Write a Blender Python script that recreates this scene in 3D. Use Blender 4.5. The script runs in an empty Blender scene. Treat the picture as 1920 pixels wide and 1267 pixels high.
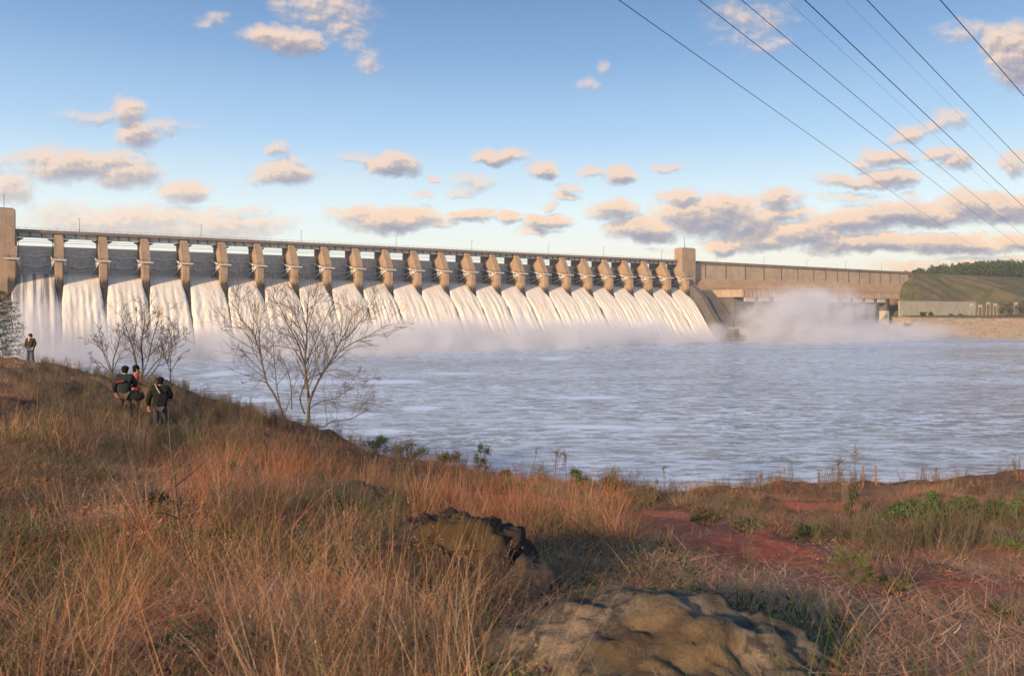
import bpy, bmesh, math, random
import numpy as np
from mathutils import Vector, Matrix, Euler
R = math.radians
scene = bpy.context.scene
rng = np.random.default_rng(7); random.seed(7)

# ------------------------------------------------------------------ camera
ZC = 18.0            # eye height over the river
F = 1440.0; HZ = 580.0; CX = 960.0     # focal length, horizon row, centre column of the 1920 px photograph
cam_d = bpy.data.cameras.new('camera'); cam = bpy.data.objects.new('camera', cam_d)
scene.collection.objects.link(cam); scene.camera = cam
cam.location = (0, 0, ZC); cam.rotation_euler = (R(90), 0, 0)
cam_d.sensor_width = 36; cam_d.lens = 27.0; cam_d.shift_y = -(633.5 - HZ) / 1920
cam_d.clip_start = 0.1; cam_d.clip_end = 30000
cam_d.dof.use_dof = True; cam_d.dof.focus_distance = 45; cam_d.dof.aperture_fstop = 4.5

# ------------------------------------------------------------------ node helpers
class NT:
    def __init__(s, tree): s.t = tree; s.n = tree.nodes; s.l = tree.links
    def add(s, typ, ins=None, **kw):
        nd = s.n.new(typ)
        for k, v in kw.items(): setattr(nd, k, v)
        for k, v in (ins or {}).items():
            sock = nd.inputs[k]
            if isinstance(v, bpy.types.NodeSocket): s.l.new(v, sock)
            else:
                if sock.type == 'RGBA' and len(v) == 3: v = (*v, 1)
                sock.default_value = v
        return nd
    def math(s, op, a, b=0.0, c=0.0, clamp=False):
        return s.add('ShaderNodeMath', {0: a, 1: b, 2: c}, operation=op, use_clamp=clamp).outputs[0]
    def vmath(s, op, a, b=(0, 0, 0)):
        nd = s.add('ShaderNodeVectorMath', {0: a, 1: b}, operation=op)
        return nd.outputs['Value'] if op in ('LENGTH', 'DOT_PRODUCT', 'DISTANCE') else nd.outputs[0]
    def mix(s, f, a, b, bt='MIX'):
        nd = s.n.new('ShaderNodeMix'); nd.data_type = 'RGBA'; nd.blend_type = bt; nd.clamp_factor = True
        for i, v in ((0, f), (6, a), (7, b)):
            if isinstance(v, bpy.types.NodeSocket): s.l.new(v, nd.inputs[i])
            else: nd.inputs[i].default_value = v if i == 0 else ((*v, 1) if len(v) == 3 else v)
        return nd.outputs[2]
    def noise(s, vec, scale, detail=4, rough=0.55, dist=0.0, out=0, dim='3D'):
        return s.add('ShaderNodeTexNoise', {'Vector': vec, 'Scale': scale, 'Detail': detail, 'Roughness': rough, 'Distortion': dist}, noise_dimensions=dim).outputs[out]
    def mapping(s, vec, loc=(0, 0, 0), rot=(0, 0, 0), scale=(1, 1, 1), vt='POINT'):
        return s.add('ShaderNodeMapping', {'Vector': vec, 'Location': loc, 'Rotation': rot, 'Scale': scale}, vector_type=vt).outputs[0]
    def ramp(s, fac, stops, interp='LINEAR'):
        nd = s.add('ShaderNodeValToRGB', {'Fac': fac}); cr = nd.color_ramp; cr.interpolation = interp
        while len(cr.elements) < len(stops): cr.elements.new(0.5)
        for e, (p, c) in zip(cr.elements, stops):
            e.position = p; e.color = (c, c, c, 1) if isinstance(c, (int, float)) else (*c, 1)
        return nd.outputs[0]
    def smooth(s, v, a, b, lo=0.0, hi=1.0):
        return s.add('ShaderNodeMapRange', {'Value': v, 'From Min': a, 'From Max': b, 'To Min': lo, 'To Max': hi}, interpolation_type='SMOOTHSTEP').outputs[0]
    def bump(s, h, strength, dist=1.0):
        return s.add('ShaderNodeBump', {'Height': h, 'Strength': strength, 'Distance': dist}).outputs[0]

# ------------------------------------------------------------------ world and sun
SUN_AZ = R(-146)      # compass-like angle from +Y towards +X: the sun stands behind the camera's left shoulder
SUN_EL = R(16)
world = bpy.data.worlds.new('World'); scene.world = world; world.use_nodes = True
world.cycles.sampling_method = 'MANUAL'; world.cycles.sample_map_resolution = 512
w = NT(world.node_tree); w.n.clear()
sky = w.add('ShaderNodeTexSky', sky_type='NISHITA', sun_disc=False, sun_elevation=SUN_EL, sun_rotation=SUN_AZ,
            altitude=120, air_density=1.2, dust_density=1.6, ozone_density=2.5)
tc = w.add('ShaderNodeTexCoord').outputs['Generated']
sep = w.add('ShaderNodeSeparateXYZ', {0: tc})
ysafe = w.math('MAXIMUM', sep.outputs[1], 0.12)
u = w.math('DIVIDE', sep.outputs[0], ysafe); v = w.math('DIVIDE', sep.outputs[2], ysafe)
p = w.add('ShaderNodeCombineXYZ', {0: u, 1: v, 2: 0.0}).outputs[0]
front = w.smooth(sep.outputs[1], 0.15, 0.4)
blue = w.ramp(w.math('MULTIPLY', sep.outputs[2], 2.0), [(0.0, (0.84, 0.77, 0.58)), (0.13, (0.83, 0.82, 0.72)), (0.25, (0.66, 0.78, 0.81)), (0.42, (0.37, 0.55, 0.75)),
              (0.62, (0.19, 0.34, 0.58)), (0.78, (0.115, 0.23, 0.43)), (1.0, (0.085, 0.17, 0.33))])
clear = w.mix(0.88, w.mix(1.0, sky.outputs[0], (0.10, 0.10, 0.10), 'MULTIPLY'), blue)
# clouds: (column, row, half width, half height, weight) in the sky seen from the bank
CL = [(530,74,78,30,.95),(610,12,100,34,.5),(655,40,45,50,.4),(692,113,30,28,.45),(1102,158,24,17,.5),(1130,122,16,14,.35),(240,206,42,24,.8),(258,250,50,32,.8),
 (170,214,85,14,.35),(315,238,45,14,.4),(150,306,125,32,.9),(235,326,62,28,.85),(340,360,56,22,.9),(12,350,48,30,.75),(10,305,34,13,.45),(240,416,190,32,.8),(400,422,140,26,.7),
 (110,400,70,26,.5),(450,392,52,11,.5),(545,328,66,23,.95),(528,284,32,18,.6),(568,300,26,9,.4),(735,311,50,25,1.0),(686,298,40,12,.5),(803,338,17,10,.6),(735,414,100,23,1.0),
 (690,402,80,14,.7),(800,422,62,12,.7),(785,374,22,8,.6),(935,292,58,14,.95),(1020,318,26,18,.9),(885,342,48,18,.4),(860,362,26,12,.4),(880,408,48,13,.85),(950,413,28,12,.85),
 (1025,417,50,14,.95),(1008,436,38,8,.7),(1060,350,22,11,.6),(1055,367,27,9,.65),(1035,388,18,11,.6),(1098,322,20,12,.6),(1155,330,38,21,.95),(1255,311,38,10,.45),
 (1145,398,48,22,.95),(1206,432,66,25,1.1),(1280,366,48,15,.9),(1330,404,115,38,1.1),(1410,424,66,28,1.0),(1460,375,48,23,.9),(1470,404,85,17,.7),(1350,458,42,15,1.0),
 (1420,450,95,20,.9),(1510,440,90,26,1.0),(1610,418,95,26,1.0),(1710,404,160,25,1.1),(1860,388,120,28,1.1),(1640,460,150,19,1.0),(1780,458,130,20,1.0),(1905,452,70,18,.9),
 (1610,344,85,13,.85),(1665,330,50,18,.9),(1668,288,48,19,.85),(1630,305,28,11,.6),(1700,246,38,16,.6),(1784,218,38,19,.6),(1742,236,34,12,.45),(1800,300,34,22,.8),(1768,284,40,13,.75),
 (1905,305,30,22,.75),(1915,105,75,60,1.1),(1870,80,50,35,.75),(1800,62,50,20,.35),(1400,40,75,45,.3),(1450,78,42,17,.3),(1360,20,50,22,.3),(1735,502,110,11,.6),(1560,335,40,8,.5),
 (400,42,30,16,.3),(1690,370,30,10,.3),(1600,372,60,9,.4),(1850,490,90,10,.5),(1230,470,30,5,.3)]
warp1 = w.add('ShaderNodeVectorMath', {0: w.noise(p, 9, 6, 0.62, out=1), 1: (0.5, 0.5, 0.5)}, operation='SUBTRACT').outputs[0]
warp1 = w.vmath('MULTIPLY', warp1, (0.075, 0.042, 0))
warp2 = w.add('ShaderNodeVectorMath', {0: w.noise(p, 32, 6, 0.65, out=1), 1: (0.5, 0.5, 0.5)}, operation='SUBTRACT').outputs[0]
warp1 = w.vmath('ADD', warp1, w.vmath('MULTIPLY', warp2, (0.022, 0.014, 0)))
fine = w.math('SUBTRACT', w.noise(w.mapping(p, scale=(1, 1.5, 1)), 34, 7, 0.66), 0.5)
def field(pp):
    """distance field of all the cloud ellipses, three at a time in the x, y, z of vector nodes"""
    def vm(op, *a): return w.add('ShaderNodeVectorMath', {i: q for i, q in enumerate(a)}, operation=op).outputs[0]
    sp = w.add('ShaderNodeSeparateXYZ', {0: pp})
    U = w.add('ShaderNodeCombineXYZ', {0: sp.outputs[0], 1: sp.outputs[0], 2: sp.outputs[0]}).outputs[0]
    V = w.add('ShaderNodeCombineXYZ', {0: sp.outputs[1], 1: sp.outputs[1], 2: sp.outputs[1]}).outputs[0]
    cur = None; cl = list(CL)
    while len(cl) % 3: cl.append((0, 2000, 10, 10, .1))
    for i in range(0, len(cl), 3):
        g = cl[i:i + 3]; rx = [q[2] / F * 1.15 for q in g]; ry = [q[3] / F * 1.2 for q in g]
        e = (1e-9,) * 3
        Ui = U if cur is None else vm('MULTIPLY_ADD', cur, e, U); Vi = V if cur is None else vm('MULTIPLY_ADD', cur, e, V)
        X = vm('MULTIPLY_ADD', Ui, tuple(1 / r for r in rx), tuple(-(q[0] - CX) / F / r for q, r in zip(g, rx)))
        Y = vm('MULTIPLY_ADD', Vi, tuple(1 / r for r in ry), tuple(-(HZ - q[1]) / F / r for q, r in zip(g, ry)))
        XX = vm('MULTIPLY', X, X); D = vm('MULTIPLY_ADD', Y, Y, XX)
        Kk = vm('MULTIPLY_ADD', D, tuple(-q[4] * 0.8 for q in g), tuple(q[4] * 0.8 for q in g))
        cur = Kk if cur is None else vm('MAXIMUM', cur, Kk)
    c3 = w.add('ShaderNodeSeparateXYZ', {0: cur})
    return w.math('MAXIMUM', w.math('MAXIMUM', c3.outputs[0], c3.outputs[1]), w.math('MAXIMUM', c3.outputs[2], -1.0))
pw = w.vmath('ADD', p, warp1)
F1 = field(pw)
F2 = field(w.vmath('ADD', pw, w.add('ShaderNodeCombineXYZ', {0: w.math('MULTIPLY_ADD', F1, 1e-9, -0.0045), 1: 0.0085, 2: 0.0}).outputs[0]))
fineB = w.math('SUBTRACT', w.noise(w.mapping(w.vmath('ADD', p, (-0.0045, 0.006, 0)), scale=(1, 1.5, 1)), 34, 7, 0.66), 0.5)
D1 = w.math('ADD', F1, w.math('MULTIPLY', fine, 1.05))
D2 = w.math('ADD', F2, w.math('MULTIPLY', fineB, 1.05))
alpha = w.math('MULTIPLY', w.smooth(D1, -0.12, 0.62, 0, 0.93), front)
lit = w.math('MULTIPLY_ADD', w.math('SUBTRACT', D1, D2), 1.7, 0.60, clamp=True)
thick = w.smooth(D1, 0.25, 0.95)
lit = w.math('SUBTRACT', lit, w.math('MULTIPLY', thick, 0.28), clamp=True)
low = w.smooth(v, 0.06, 0.2)
ccol_hi = w.mix(low, (0.84, 0.56, 0.36), (0.73, 0.545, 0.43))
ccol = w.ramp(lit, [(0.0, (0.24, 0.25, 0.325)), (0.3, (0.33, 0.305, 0.35)), (0.62, (0.54, 0.435, 0.375)), (1.0, (0.74, 0.62, 0.54))])
ccol = w.mix(w.smooth(lit, 0.5, 0.95), ccol, ccol_hi)
ccol = w.mix(w.math('MULTIPLY', w.smooth(u, -0.15, -0.5), w.smooth(v, 0.22, 0.08, 0, 0.55)), ccol, (0.72, 0.65, 0.58))
fin = w.mix(alpha, clear, ccol)
bg = w.add('ShaderNodeBackground', {'Color': w.mix(1.0, fin, (10, 10, 10), 'MULTIPLY'), 'Strength': 0.1})
w.l.new(bg.outputs[0], w.add('ShaderNodeOutputWorld').inputs[0])

sun_d = bpy.data.lights.new('sun', 'SUN'); sun_d.energy = 4.8; sun_d.angle = R(4); sun_d.color = (1.0, 0.70, 0.44)
sun = bpy.data.objects.new('sun', sun_d); scene.collection.objects.link(sun)
sv = Vector((math.sin(SUN_AZ) * math.cos(SUN_EL), math.cos(SUN_AZ) * math.cos(SUN_EL), math.sin(SUN_EL)))
sun.rotation_euler = sv.to_track_quat('Z', 'Y').to_euler(); sun.location = (-40, -40, 60)

scene.view_settings.view_transform = 'Standard'; scene.view_settings.look = 'None'
scene.view_settings.exposure = 0.4; scene.view_settings.gamma = 1.0
scene.cycles.max_bounces = 6; scene.cycles.diffuse_bounces = 3; scene.cycles.glossy_bounces = 2
scene.cycles.transmission_bounces = 2; scene.cycles.volume_bounces = 3; scene.cycles.transparent_max_bounces = 6
scene.cycles.volume_step_rate = 1.0; scene.cycles.volume_max_steps = 96
scene.cycles.use_denoising = True

# ------------------------------------------------------------------ object helpers
def tag(o, label=None, cat=None, group=None, kind=None):
    if label: o['label'] = label
    if cat: o['category'] = cat
    if group: o['group'] = group
    if kind: o['kind'] = kind
    return o
def link(o, parent=None):
    scene.collection.objects.link(o)
    if parent is not None: o.parent = parent
    return o
def empty(name, loc=(0, 0, 0), rz=0.0, parent=None):
    o = bpy.data.objects.new(name, None); o.location = loc; o.rotation_euler = (0, 0, rz); o.empty_display_size = 0.3
    return link(o, parent)
class MB:
    def __init__(s): s.v = []; s.f = []; s.m = []
    def add(s, vs, fs, mi=0):
        b = len(s.v); s.v.extend([tuple(q) for q in vs]); s.f.extend([tuple(i + b for i in f) for f in fs]); s.m.extend([mi] * len(fs))
    def box(s, x0, x1, y0, y1, z0, z1, mi=0):
        vs = [(x, y, z) for x in (x0, x1) for y in (y0, y1) for z in (z0, z1)]
        s.add(vs, [(0, 1, 3, 2), (4, 6, 7, 5), (0, 4, 5, 1), (2, 3, 7, 6), (0, 2, 6, 4), (1, 5, 7, 3)], mi)
    def prism(s, prof, x0, x1, mi=0):     # polygon (y, z) pulled along x
        n = len(prof); vs = [(x0, a, b) for a, b in prof] + [(x1, a, b) for a, b in prof]
        fs = [(i, (i + 1) % n, n + (i + 1) % n, n + i) for i in range(n)]
        s.add(vs, fs + [tuple(range(n))[::-1], tuple(range(n, 2 * n))], mi)
    def tube(s, pts, rad, k=5, mi=0, cap=True):
        pts = [Vector(q) for q in pts]; n = len(pts)
        if not hasattr(rad, '__len__'): rad = [rad] * n
        vs = []; up = Vector((0.13, 0.29, 0.95)).normalized()
        for i in range(n):
            t = (pts[min(i + 1, n - 1)] - pts[max(i - 1, 0)])
            t = t.normalized() if t.length > 1e-9 else Vector((0, 0, 1))
            a = t.cross(up)
            if a.length < 0.1: a = t.cross(Vector((1, 0, 0)))
            a.normalize(); b = t.cross(a)
            for j in range(k):
                c = 2 * math.pi * j / k; vs.append(pts[i] + (a * math.cos(c) + b * math.sin(c)) * rad[i])
        fs = [(i * k + j, i * k + (j + 1) % k, (i + 1) * k + (j + 1) % k, (i + 1) * k + j) for i in range(n - 1) for j in range(k)]
        if cap: fs += [tuple(range(k))[::-1], tuple((n - 1) * k + j for j in range(k))]
        s.add(vs, fs, mi)
    def ball(s, c, r, seg=12, rings=8, mi=0):
        r = r if hasattr(r, '__len__') else (r, r, r); vs = []; fs = []
        for i in range(rings + 1):
            a = math.pi * i / rings
            for j in range(seg):
                b = 2 * math.pi * j / seg
                vs.append((c[0] + r[0] * math.sin(a) * math.cos(b), c[1] + r[1] * math.sin(a) * math.sin(b), c[2] + r[2] * math.cos(a)))
        for i in range(rings):
            for j in range(seg): fs.append((i * seg + j, (i + 1) * seg + j, (i + 1) * seg + (j + 1) % seg, i * seg + (j + 1) % seg))
        s.add(vs, fs, mi)
    def mesh(s, name, mats, smooth=False):
        me = bpy.data.meshes.new(name); me.from_pydata(s.v, [], s.f)
        for m in (mats if isinstance(mats, (list, tuple)) else [mats]): me.materials.append(m)
        if any(s.m): me.polygons.foreach_set('material_index', s.m)
        if smooth: me.polygons.foreach_set('use_smooth', [True] * len(me.polygons))
        me.update(); return me
    def build(s, name, mats, parent=None, smooth=False, loc=None, rz=None):
        o = bpy.data.objects.new(name, s.mesh(name, mats, smooth)); link(o, parent)
        if loc is not None: o.location = loc
        if rz is not None: o.rotation_euler = (0, 0, rz)
        return o
def bevel(o, wdt, seg=2):
    m = o.modifiers.new('bevel', 'BEVEL'); m.width = wdt; m.segments = seg; m.limit_method = 'ANGLE'; return o

# ------------------------------------------------------------------ materials
MATS = {}
def mat(name, build):
    m = bpy.data.materials.new(name); m.use_nodes = True; t = NT(m.node_tree); t.n.clear()
    out = t.add('ShaderNodeOutputMaterial'); build(t, out); MATS[name] = m; return m
def pbsdf(t, out, col, rough=0.8, normal=None, metal=0.0, spec=0.3, **ex):
    ins = {'Base Color': col, 'Roughness': rough, 'Metallic': metal, 'Specular IOR Level': spec}
    if normal is not None: ins['Normal'] = normal
    ins.update(ex)
    b = t.add('ShaderNodeBsdfPrincipled', ins); t.l.new(b.outputs[0], out.inputs[0]); return b
def simple(name, col, rough=0.7, var=0.25, sc=6.0, metal=0.0, spec=0.3, bmp=0.0):
    def f(t, o):
        c = t.add('ShaderNodeTexCoord').outputs['Object']; n = t.noise(c, sc, 5)
        cc = t.mix(t.math('MULTIPLY_ADD', n, 2.0, -0.5, clamp=True), tuple(x * (1 - var) for x in col), tuple(min(1, x * (1 + var)) for x in col))
        pbsdf(t, o, cc, rough, t.bump(n, bmp) if bmp else None, metal, spec)
    return mat(name, f)

def concrete(name, base, dark, wet=None, joints=1.6, stain=0.5):
    def f(t, o):
        c = t.add('ShaderNodeTexCoord').outputs['Object']; s = t.add('ShaderNodeSeparateXYZ', {0: c})
        rn = t.math('MULTIPLY', t.add('ShaderNodeObjectInfo').outputs['Random'], 90.0); c = t.vmath('ADD', c, t.add('ShaderNodeCombineXYZ', {0: rn, 1: rn, 2: 0.0}).outputs[0])
        n1 = t.noise(c, 0.22, 6, 0.6); n2 = t.noise(t.mapping(c, scale=(1.3, 1.3, 0.07)), 1.0, 5, 0.65)   # runs down the face
        n3 = t.noise(c, 3.0, 6, 0.7)
        col = t.mix(t.smooth(n1, 0.35, 0.68), base, tuple(x * 0.78 for x in base))
        col = t.mix(t.math('MULTIPLY', t.smooth(n2, 0.50, 0.72), stain), col, dark)
        col = t.mix(t.math('MULTIPLY', t.smooth(n3, 0.4, 0.7), 0.18), col, dark)
        fr = t.math('FRACT', t.math('DIVIDE', s.outputs[2], joints))
        ln = t.math('MULTIPLY', t.math('LESS_THAN', fr, 0.05), 0.35)
        col = t.mix(ln, col, dark)
        if wet:
            wv = t.math('ADD', s.outputs[2], t.math('MULTIPLY', t.math('SUBTRACT', n2, 0.5), 7))
            col = t.mix(t.smooth(wv, wet[0], wet[1]), wet[2], col)
        pbsdf(t, o, col, 0.88, t.bump(n3, 0.25, 0.1))
    return mat(name, f)
M_PIER = concrete('pier_concrete', (0.42, 0.30, 0.195), (0.16, 0.115, 0.08), (28.0, 30.5, (0.06, 0.05, 0.042)), stain=0.6)
M_TOWER = concrete('tower_concrete', (0.40, 0.29, 0.20), (0.18, 0.13, 0.09), (13, 22, (0.13, 0.115, 0.10)), joints=1.5, stain=0.5)
M_WALL = concrete('wall_concrete', (0.47, 0.37, 0.27), (0.24, 0.18, 0.13), joints=3.0, stain=0.35)
M_WALLO = concrete('stained_concrete', (0.45, 0.30, 0.19), (0.24, 0.16, 0.10), joints=30, stain=0.5)
M_BASE = concrete('pale_concrete', (0.50, 0.46, 0.36), (0.25, 0.21, 0.16), joints=30, stain=0.5)
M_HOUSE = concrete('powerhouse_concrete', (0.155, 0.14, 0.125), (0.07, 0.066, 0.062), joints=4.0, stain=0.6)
M_DECK = concrete('deck_concrete', (0.23, 0.185, 0.145), (0.10, 0.08, 0.065), joints=40, stain=0.5)
M_WET = simple('wet_concrete', (0.05, 0.045, 0.04), 0.35, 0.4, 0.5)
M_DARK = simple('dark_recess', (0.025, 0.025, 0.028), 0.7, 0.3, 0.6)
M_GATE = simple('grey_gate_paint', (0.60, 0.605, 0.59), 0.55, 0.22, 0.35, spec=0.4)
M_STEEL = simple('galvanised_steel', (0.74, 0.74, 0.72), 0.5, 0.3, 1.2, spec=0.4)
M_STEELD = simple('dark_steel', (0.085, 0.09, 0.095), 0.55, 0.3, 1.2, spec=0.4)
M_PALE = simple('pale_painted_girder', (0.58, 0.56, 0.53), 0.6, 0.15, 0.6)
M_WHITE = simple('white_paint', (0.55, 0.54, 0.51), 0.5, 0.1, 2.0)
M_CREAM = simple('cream_panel', (0.50, 0.44, 0.34), 0.6, 0.12, 0.4)

# ------------------------------------------------------------------ the dam's own frame: x along the crest, y upstream, z up; origin at the left end
DX, DY = 0.843541, 0.537065
DAM = Vector((-179.22, 275.25, 0)); DANG = math.atan2(DY, DX); S = 14.63
def dam2w(x, t, z): return Vector((DAM.x + DX * x + DY * t, DAM.y + DY * x - DX * t, z))

dam = empty('spillway_dam', DAM, DANG)
tag(dam, 'long concrete gated dam with tan piers, grey gates and a road bridge on top', 'dam')
NB = 23
OG = [(-13, 31.4), (-11, 31.6), (-8, 31.2), (-4, 29.6), (0, 26.9), (4, 23.9), (8.5, 19.6), (14.6, 11.4), (20, 4.0), (25, 0.2), (30, -1.5)]   # t, z of the overflow
OT = np.array([a for a, b in OG], float); OZ = np.array([b for a, b in OG], float)
def og(t):
    ts = np.atleast_1d(np.asarray(t, float)); acc = 0
    for o, wgt in ((-2, .15), (-1, .2), (0, .3), (1, .2), (2, .15)): acc = acc + wgt * np.interp(ts + o, OT, OZ)
    return acc
# overflow section under the gates
mb = MB(); prof = [(-a, b - 1.1) for a, b in zip(OT, OZ)] + [(-30, -3), (14, -3)]
mb.prism(prof, 0.5, NB * S - 0.5); mb.build('overflow_crest', M_WET, dam)
# piers
def pier_mesh():
    mb = MB(); w2 = 1.35
    prof = [(0, -3), (0, 36.0), (0.7, 37.2), (6.0, 45.2), (6.7, 46.0), (7.6, 46.35), (16.5, 46.35), (16.5, -3)]
    # nose is rounded in plan: inner core plus a narrower front strip
    mb.prism([(max(a, 0.55) if a < 1 else a, b) for a, b in prof], -w2, w2)
    mb.prism([(a - 0.002, b) for a, b in [(0, -3), (0, 35.9), (0.56, 35.9), (0.56, -3)]], -0.95, 0.95)
    # inclined rib down each edge of the sloping nose
    for sx in (-1, 1):
        mb.prism([(0.45, 36.9), (5.8, 45.0), (6.3, 44.8), (0.95, 36.8)], sx * 1.3 - 0.22, sx * 1.3 + 0.22)
    return mb.mesh('pier', M_PIER)
PM = pier_mesh()
mb = MB(); mb.box(-2.35, 2.35, -0.95, 0.5, 35.95, 36.3); mb.box(-2.3, 2.3, -0.9, -0.82, 36.3, 36.5)
WALKM = mb.mesh('catwalk', M_WHITE)
mb = MB()
for sx in (-2.2, -0.75, 0.75, 2.2): mb.tube([(sx, -0.9, 36.3), (sx, -0.9, 37.5)], 0.05, 4)
mb.tube([(-2.2, -0.9, 37.5), (2.2, -0.9, 37.5)], 0.05, 4)
for sx in (-2.2, 2.2):
    mb.tube([(sx, -0.9, 37.5), (sx, 7, 37.5)], 0.06, 4); mb.tube([(sx, -0.6, 36.1), (sx, 10.5, 36.1)], 0.11, 4)
    for yy in (2, 4.5, 7): mb.tube([(sx, yy, 36.1), (sx, yy, 37.5)], 0.05, 4)
RAILM = mb.mesh('railing', M_STEELD)
mb = MB(); mb.prism([(1.42, 38.2), (2.62, 39.8), (2.8, 39.7), (1.6, 38.1)], -0.33, 0.33); OPM = mb.mesh('opening', M_DARK)
for i in range(0, NB + 1):
    half = i in (0, NB)
    o = bpy.data.objects.new('pier', PM); link(o, dam); o.location = (i * S, 0, 0)
    for nm, me in (('catwalk', WALKM), ('railing', RAILM), ('opening', OPM)):
        c = bpy.data.objects.new(nm, me); link(c, o)
# gates
def arcz(z):     # the skin plate is an arc about the trunnion (y 1, z 36)
    return 1.2 + math.sqrt(max(0.5, 13.0 ** 2 - (z - 36.0) ** 2))
x0, x1 = 1.4, S - 1.4
mb = MB(); zs = np.linspace(31.8, 41.9, 9); yv = [arcz(z) for z in zs]
mb.prism([(y, z) for y, z in zip(yv, zs)] + [(y + 0.25, z) for y, z in zip(yv[::-1], zs[::-1])], x0, x1)
GSK = mb.mesh('gate', M_GATE)
def beam(mb, z, y, hgt=0.42, dip=0.9):
    xm = S / 2
    pts = [(x0 + 0.3, z), (x0 + 1.2, z + 0.25), (xm - 2.0, z), (xm - 0.8, z - dip * 0.5), (xm + 0.8, z - dip * 0.5), (xm + 2.0, z), (x1 - 1.2, z + 0.25), (x1 - 0.3, z)]
    for (a, za), (b, zb) in zip(pts[:-1], pts[1:]):
        mb.add([(a, y, za), (b, y, zb), (b, y, zb + hgt), (a, y, za + hgt), (a, y + 0.9, za), (b, y + 0.9, zb), (b, y + 0.9, zb + hgt), (a, y + 0.9, za + hgt)],
               [(0, 1, 2, 3), (7, 6, 5, 4), (0, 4, 5, 1), (3, 2, 6, 7), (0, 3, 7, 4), (1, 5, 6, 2)])
GBE = []
mb = MB(); beam(mb, 38.3, arcz(38.3) - 1.6); GBE.append(('girder', mb.mesh('girder', M_STEEL)))
mb = MB(); beam(mb, 34.4, arcz(34.4) - 1.7); GBE.append(('girder', mb.mesh('girder', M_STEEL)))
mb = MB(); mb.box(x0 + 1.6, x1 - 1.6, arcz(32) - 1.9, arcz(32) - 1.2, 31.5, 31.85); GBE.append(('girder', mb.mesh('girder', M_STEEL)))
mb = MB()
for k in range(7):
    xx = x0 + 0.8 + k * (x1 - x0 - 1.6) / 6
    mb.tube([(xx, arcz(38.3) - 0.8, 38.4), (xx, arcz(34.4) - 0.7, 34.6), (xx, arcz(32) - 0.6, 31.9)], 0.10, 4)
for k in range(6):
    xa = x0 + 0.8 + k * (x1 - x0 - 1.6) / 6; xb = xa + (x1 - x0 - 1.6) / 6
    za, zb = (38.3, 34.6) if k % 2 else (34.6, 38.3)
    mb.tube([(xa, arcz(za) - 1.0, za), (xb, arcz(zb) - 1.0, zb)], 0.075, 4)
    za, zb = (34.3, 32.1) if k % 2 else (32.1, 34.3)
    mb.tube([(xa, arcz(za) - 1.0, za), (xb, arcz(zb) - 1.0, zb)], 0.075, 4)
GTR = mb.mesh('truss', M_STEEL)
GAR = []
for sx in (-1, 1):
    pv = (S / 2 + sx * (S / 2 - 1.45), 1.3, 36.0)
    for zt in (38.5, 34.6, 31.9):
        mb = MB(); mb.tube([pv, (S / 2 + sx * (S / 2 - 3.0), arcz(zt) - 1.2, zt)], 0.26, 5); GAR.append(('gate_arm', mb.mesh('gate_arm', M_STEEL)))
    mb = MB(); mb.tube([(S / 2 + sx * (S / 2 - 2.2), 6.0, 33.9), (S / 2 + sx * (S / 2 - 2.2), 6.0, 37.3)], 0.12, 4); GAR.append(('arm_brace', mb.mesh('arm_brace', M_STEEL)))
for sx in (-1, 1):
    mb = MB(); mb.tube([(S / 2 + sx * (S / 2 - 1.9), 11.5, 33.0), (S / 2 + sx * (S / 2 - 1.9), 9.5, 46.0)], 0.09, 4); GAR.append(('hoist_chain', mb.mesh('hoist_chain', M_STEELD)))
mb = MB(); mb.box(x0 + 1.0, x1 - 1.0, 9.9, 11.9, 30.9, 31.35); mb.box(x0 + 1.4, x1 - 1.4, 10.4, 11.4, 30.55, 30.9)
GLP = mb.mesh('bottom_seal', M_STEELD)
for i in range(NB):
    g = bpy.data.objects.new('gate', GSK); link(g, dam); g.location = (i * S, 0, 0)
    for nm, me in GBE + GAR + [('truss', GTR)] + ([('bottom_seal', GLP)] if i else []):
        link(bpy.data.objects.new(nm, me), g)
# road bridge
XE = 22.86 * S
mb = MB(); mb.box(1.02, XE, 6.6, 15.5, 46.42, 46.9); mb.box(1.02, XE, 6.45, 6.8, 46.42, 47.55); mb.box(1.02, XE, 15.2, 15.5, 46.9, 47.7)
mb.build('road_deck', M_DECK, dam)
mb = MB(); mb.box(1.02, XE, 8.2, 8.6, 44.9, 46.4); mb.build('bridge_girder', M_PALE, dam)
mb = MB(); mb.box(1.02, XE, 7.0, 8.19, 44.62, 44.88); mb.build('lower_flange', M_STEELD, dam)
mb = MB(); mb.prism([(6.7, 46.4), (8.19, 46.4), (8.19, 44.9), (7.95, 44.9), (7.7, 45.9)], 0, 0.28); BRM = mb.mesh('deck_bracket', M_STEELD)
xx = 1.8
while xx < XE:
    c = bpy.data.objects.new('deck_bracket', BRM); link(c, dam); c.location = (xx, 0, 0); xx += S / 4
mb = MB()
for i in range(NB):
    for a, b in ((1.36, 3.6), (S - 3.6, S - 1.36)):
        inn = b if a < 5 else a; outr = a if a < 5 else b
        mb.add([(i * S + outr, y, z) for y in (8.7, 9.3) for z in (44.5, 43.0)] + [(i * S + inn, y, 44.5) for y in (8.7, 9.3)] + [(i * S + (inn * .8 + outr * .2), y, 44.0) for y in (8.7, 9.3)],
               [(0, 1, 6, 4), (2, 5, 7, 3), (0, 4, 5, 2), (1, 3, 7, 6), (6, 7, 5, 4), (0, 2, 3, 1)])
mb.tube([(1.1, 9.4, 43.1), (XE, 9.4, 43.1)], 0.07, 4)
mb.tube([(1.1, 9.4, 43.9), (XE, 9.4, 43.9)], 0.05, 4)
mb.build('haunch_bracket', M_STEELD, dam)
mb = MB()
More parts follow.
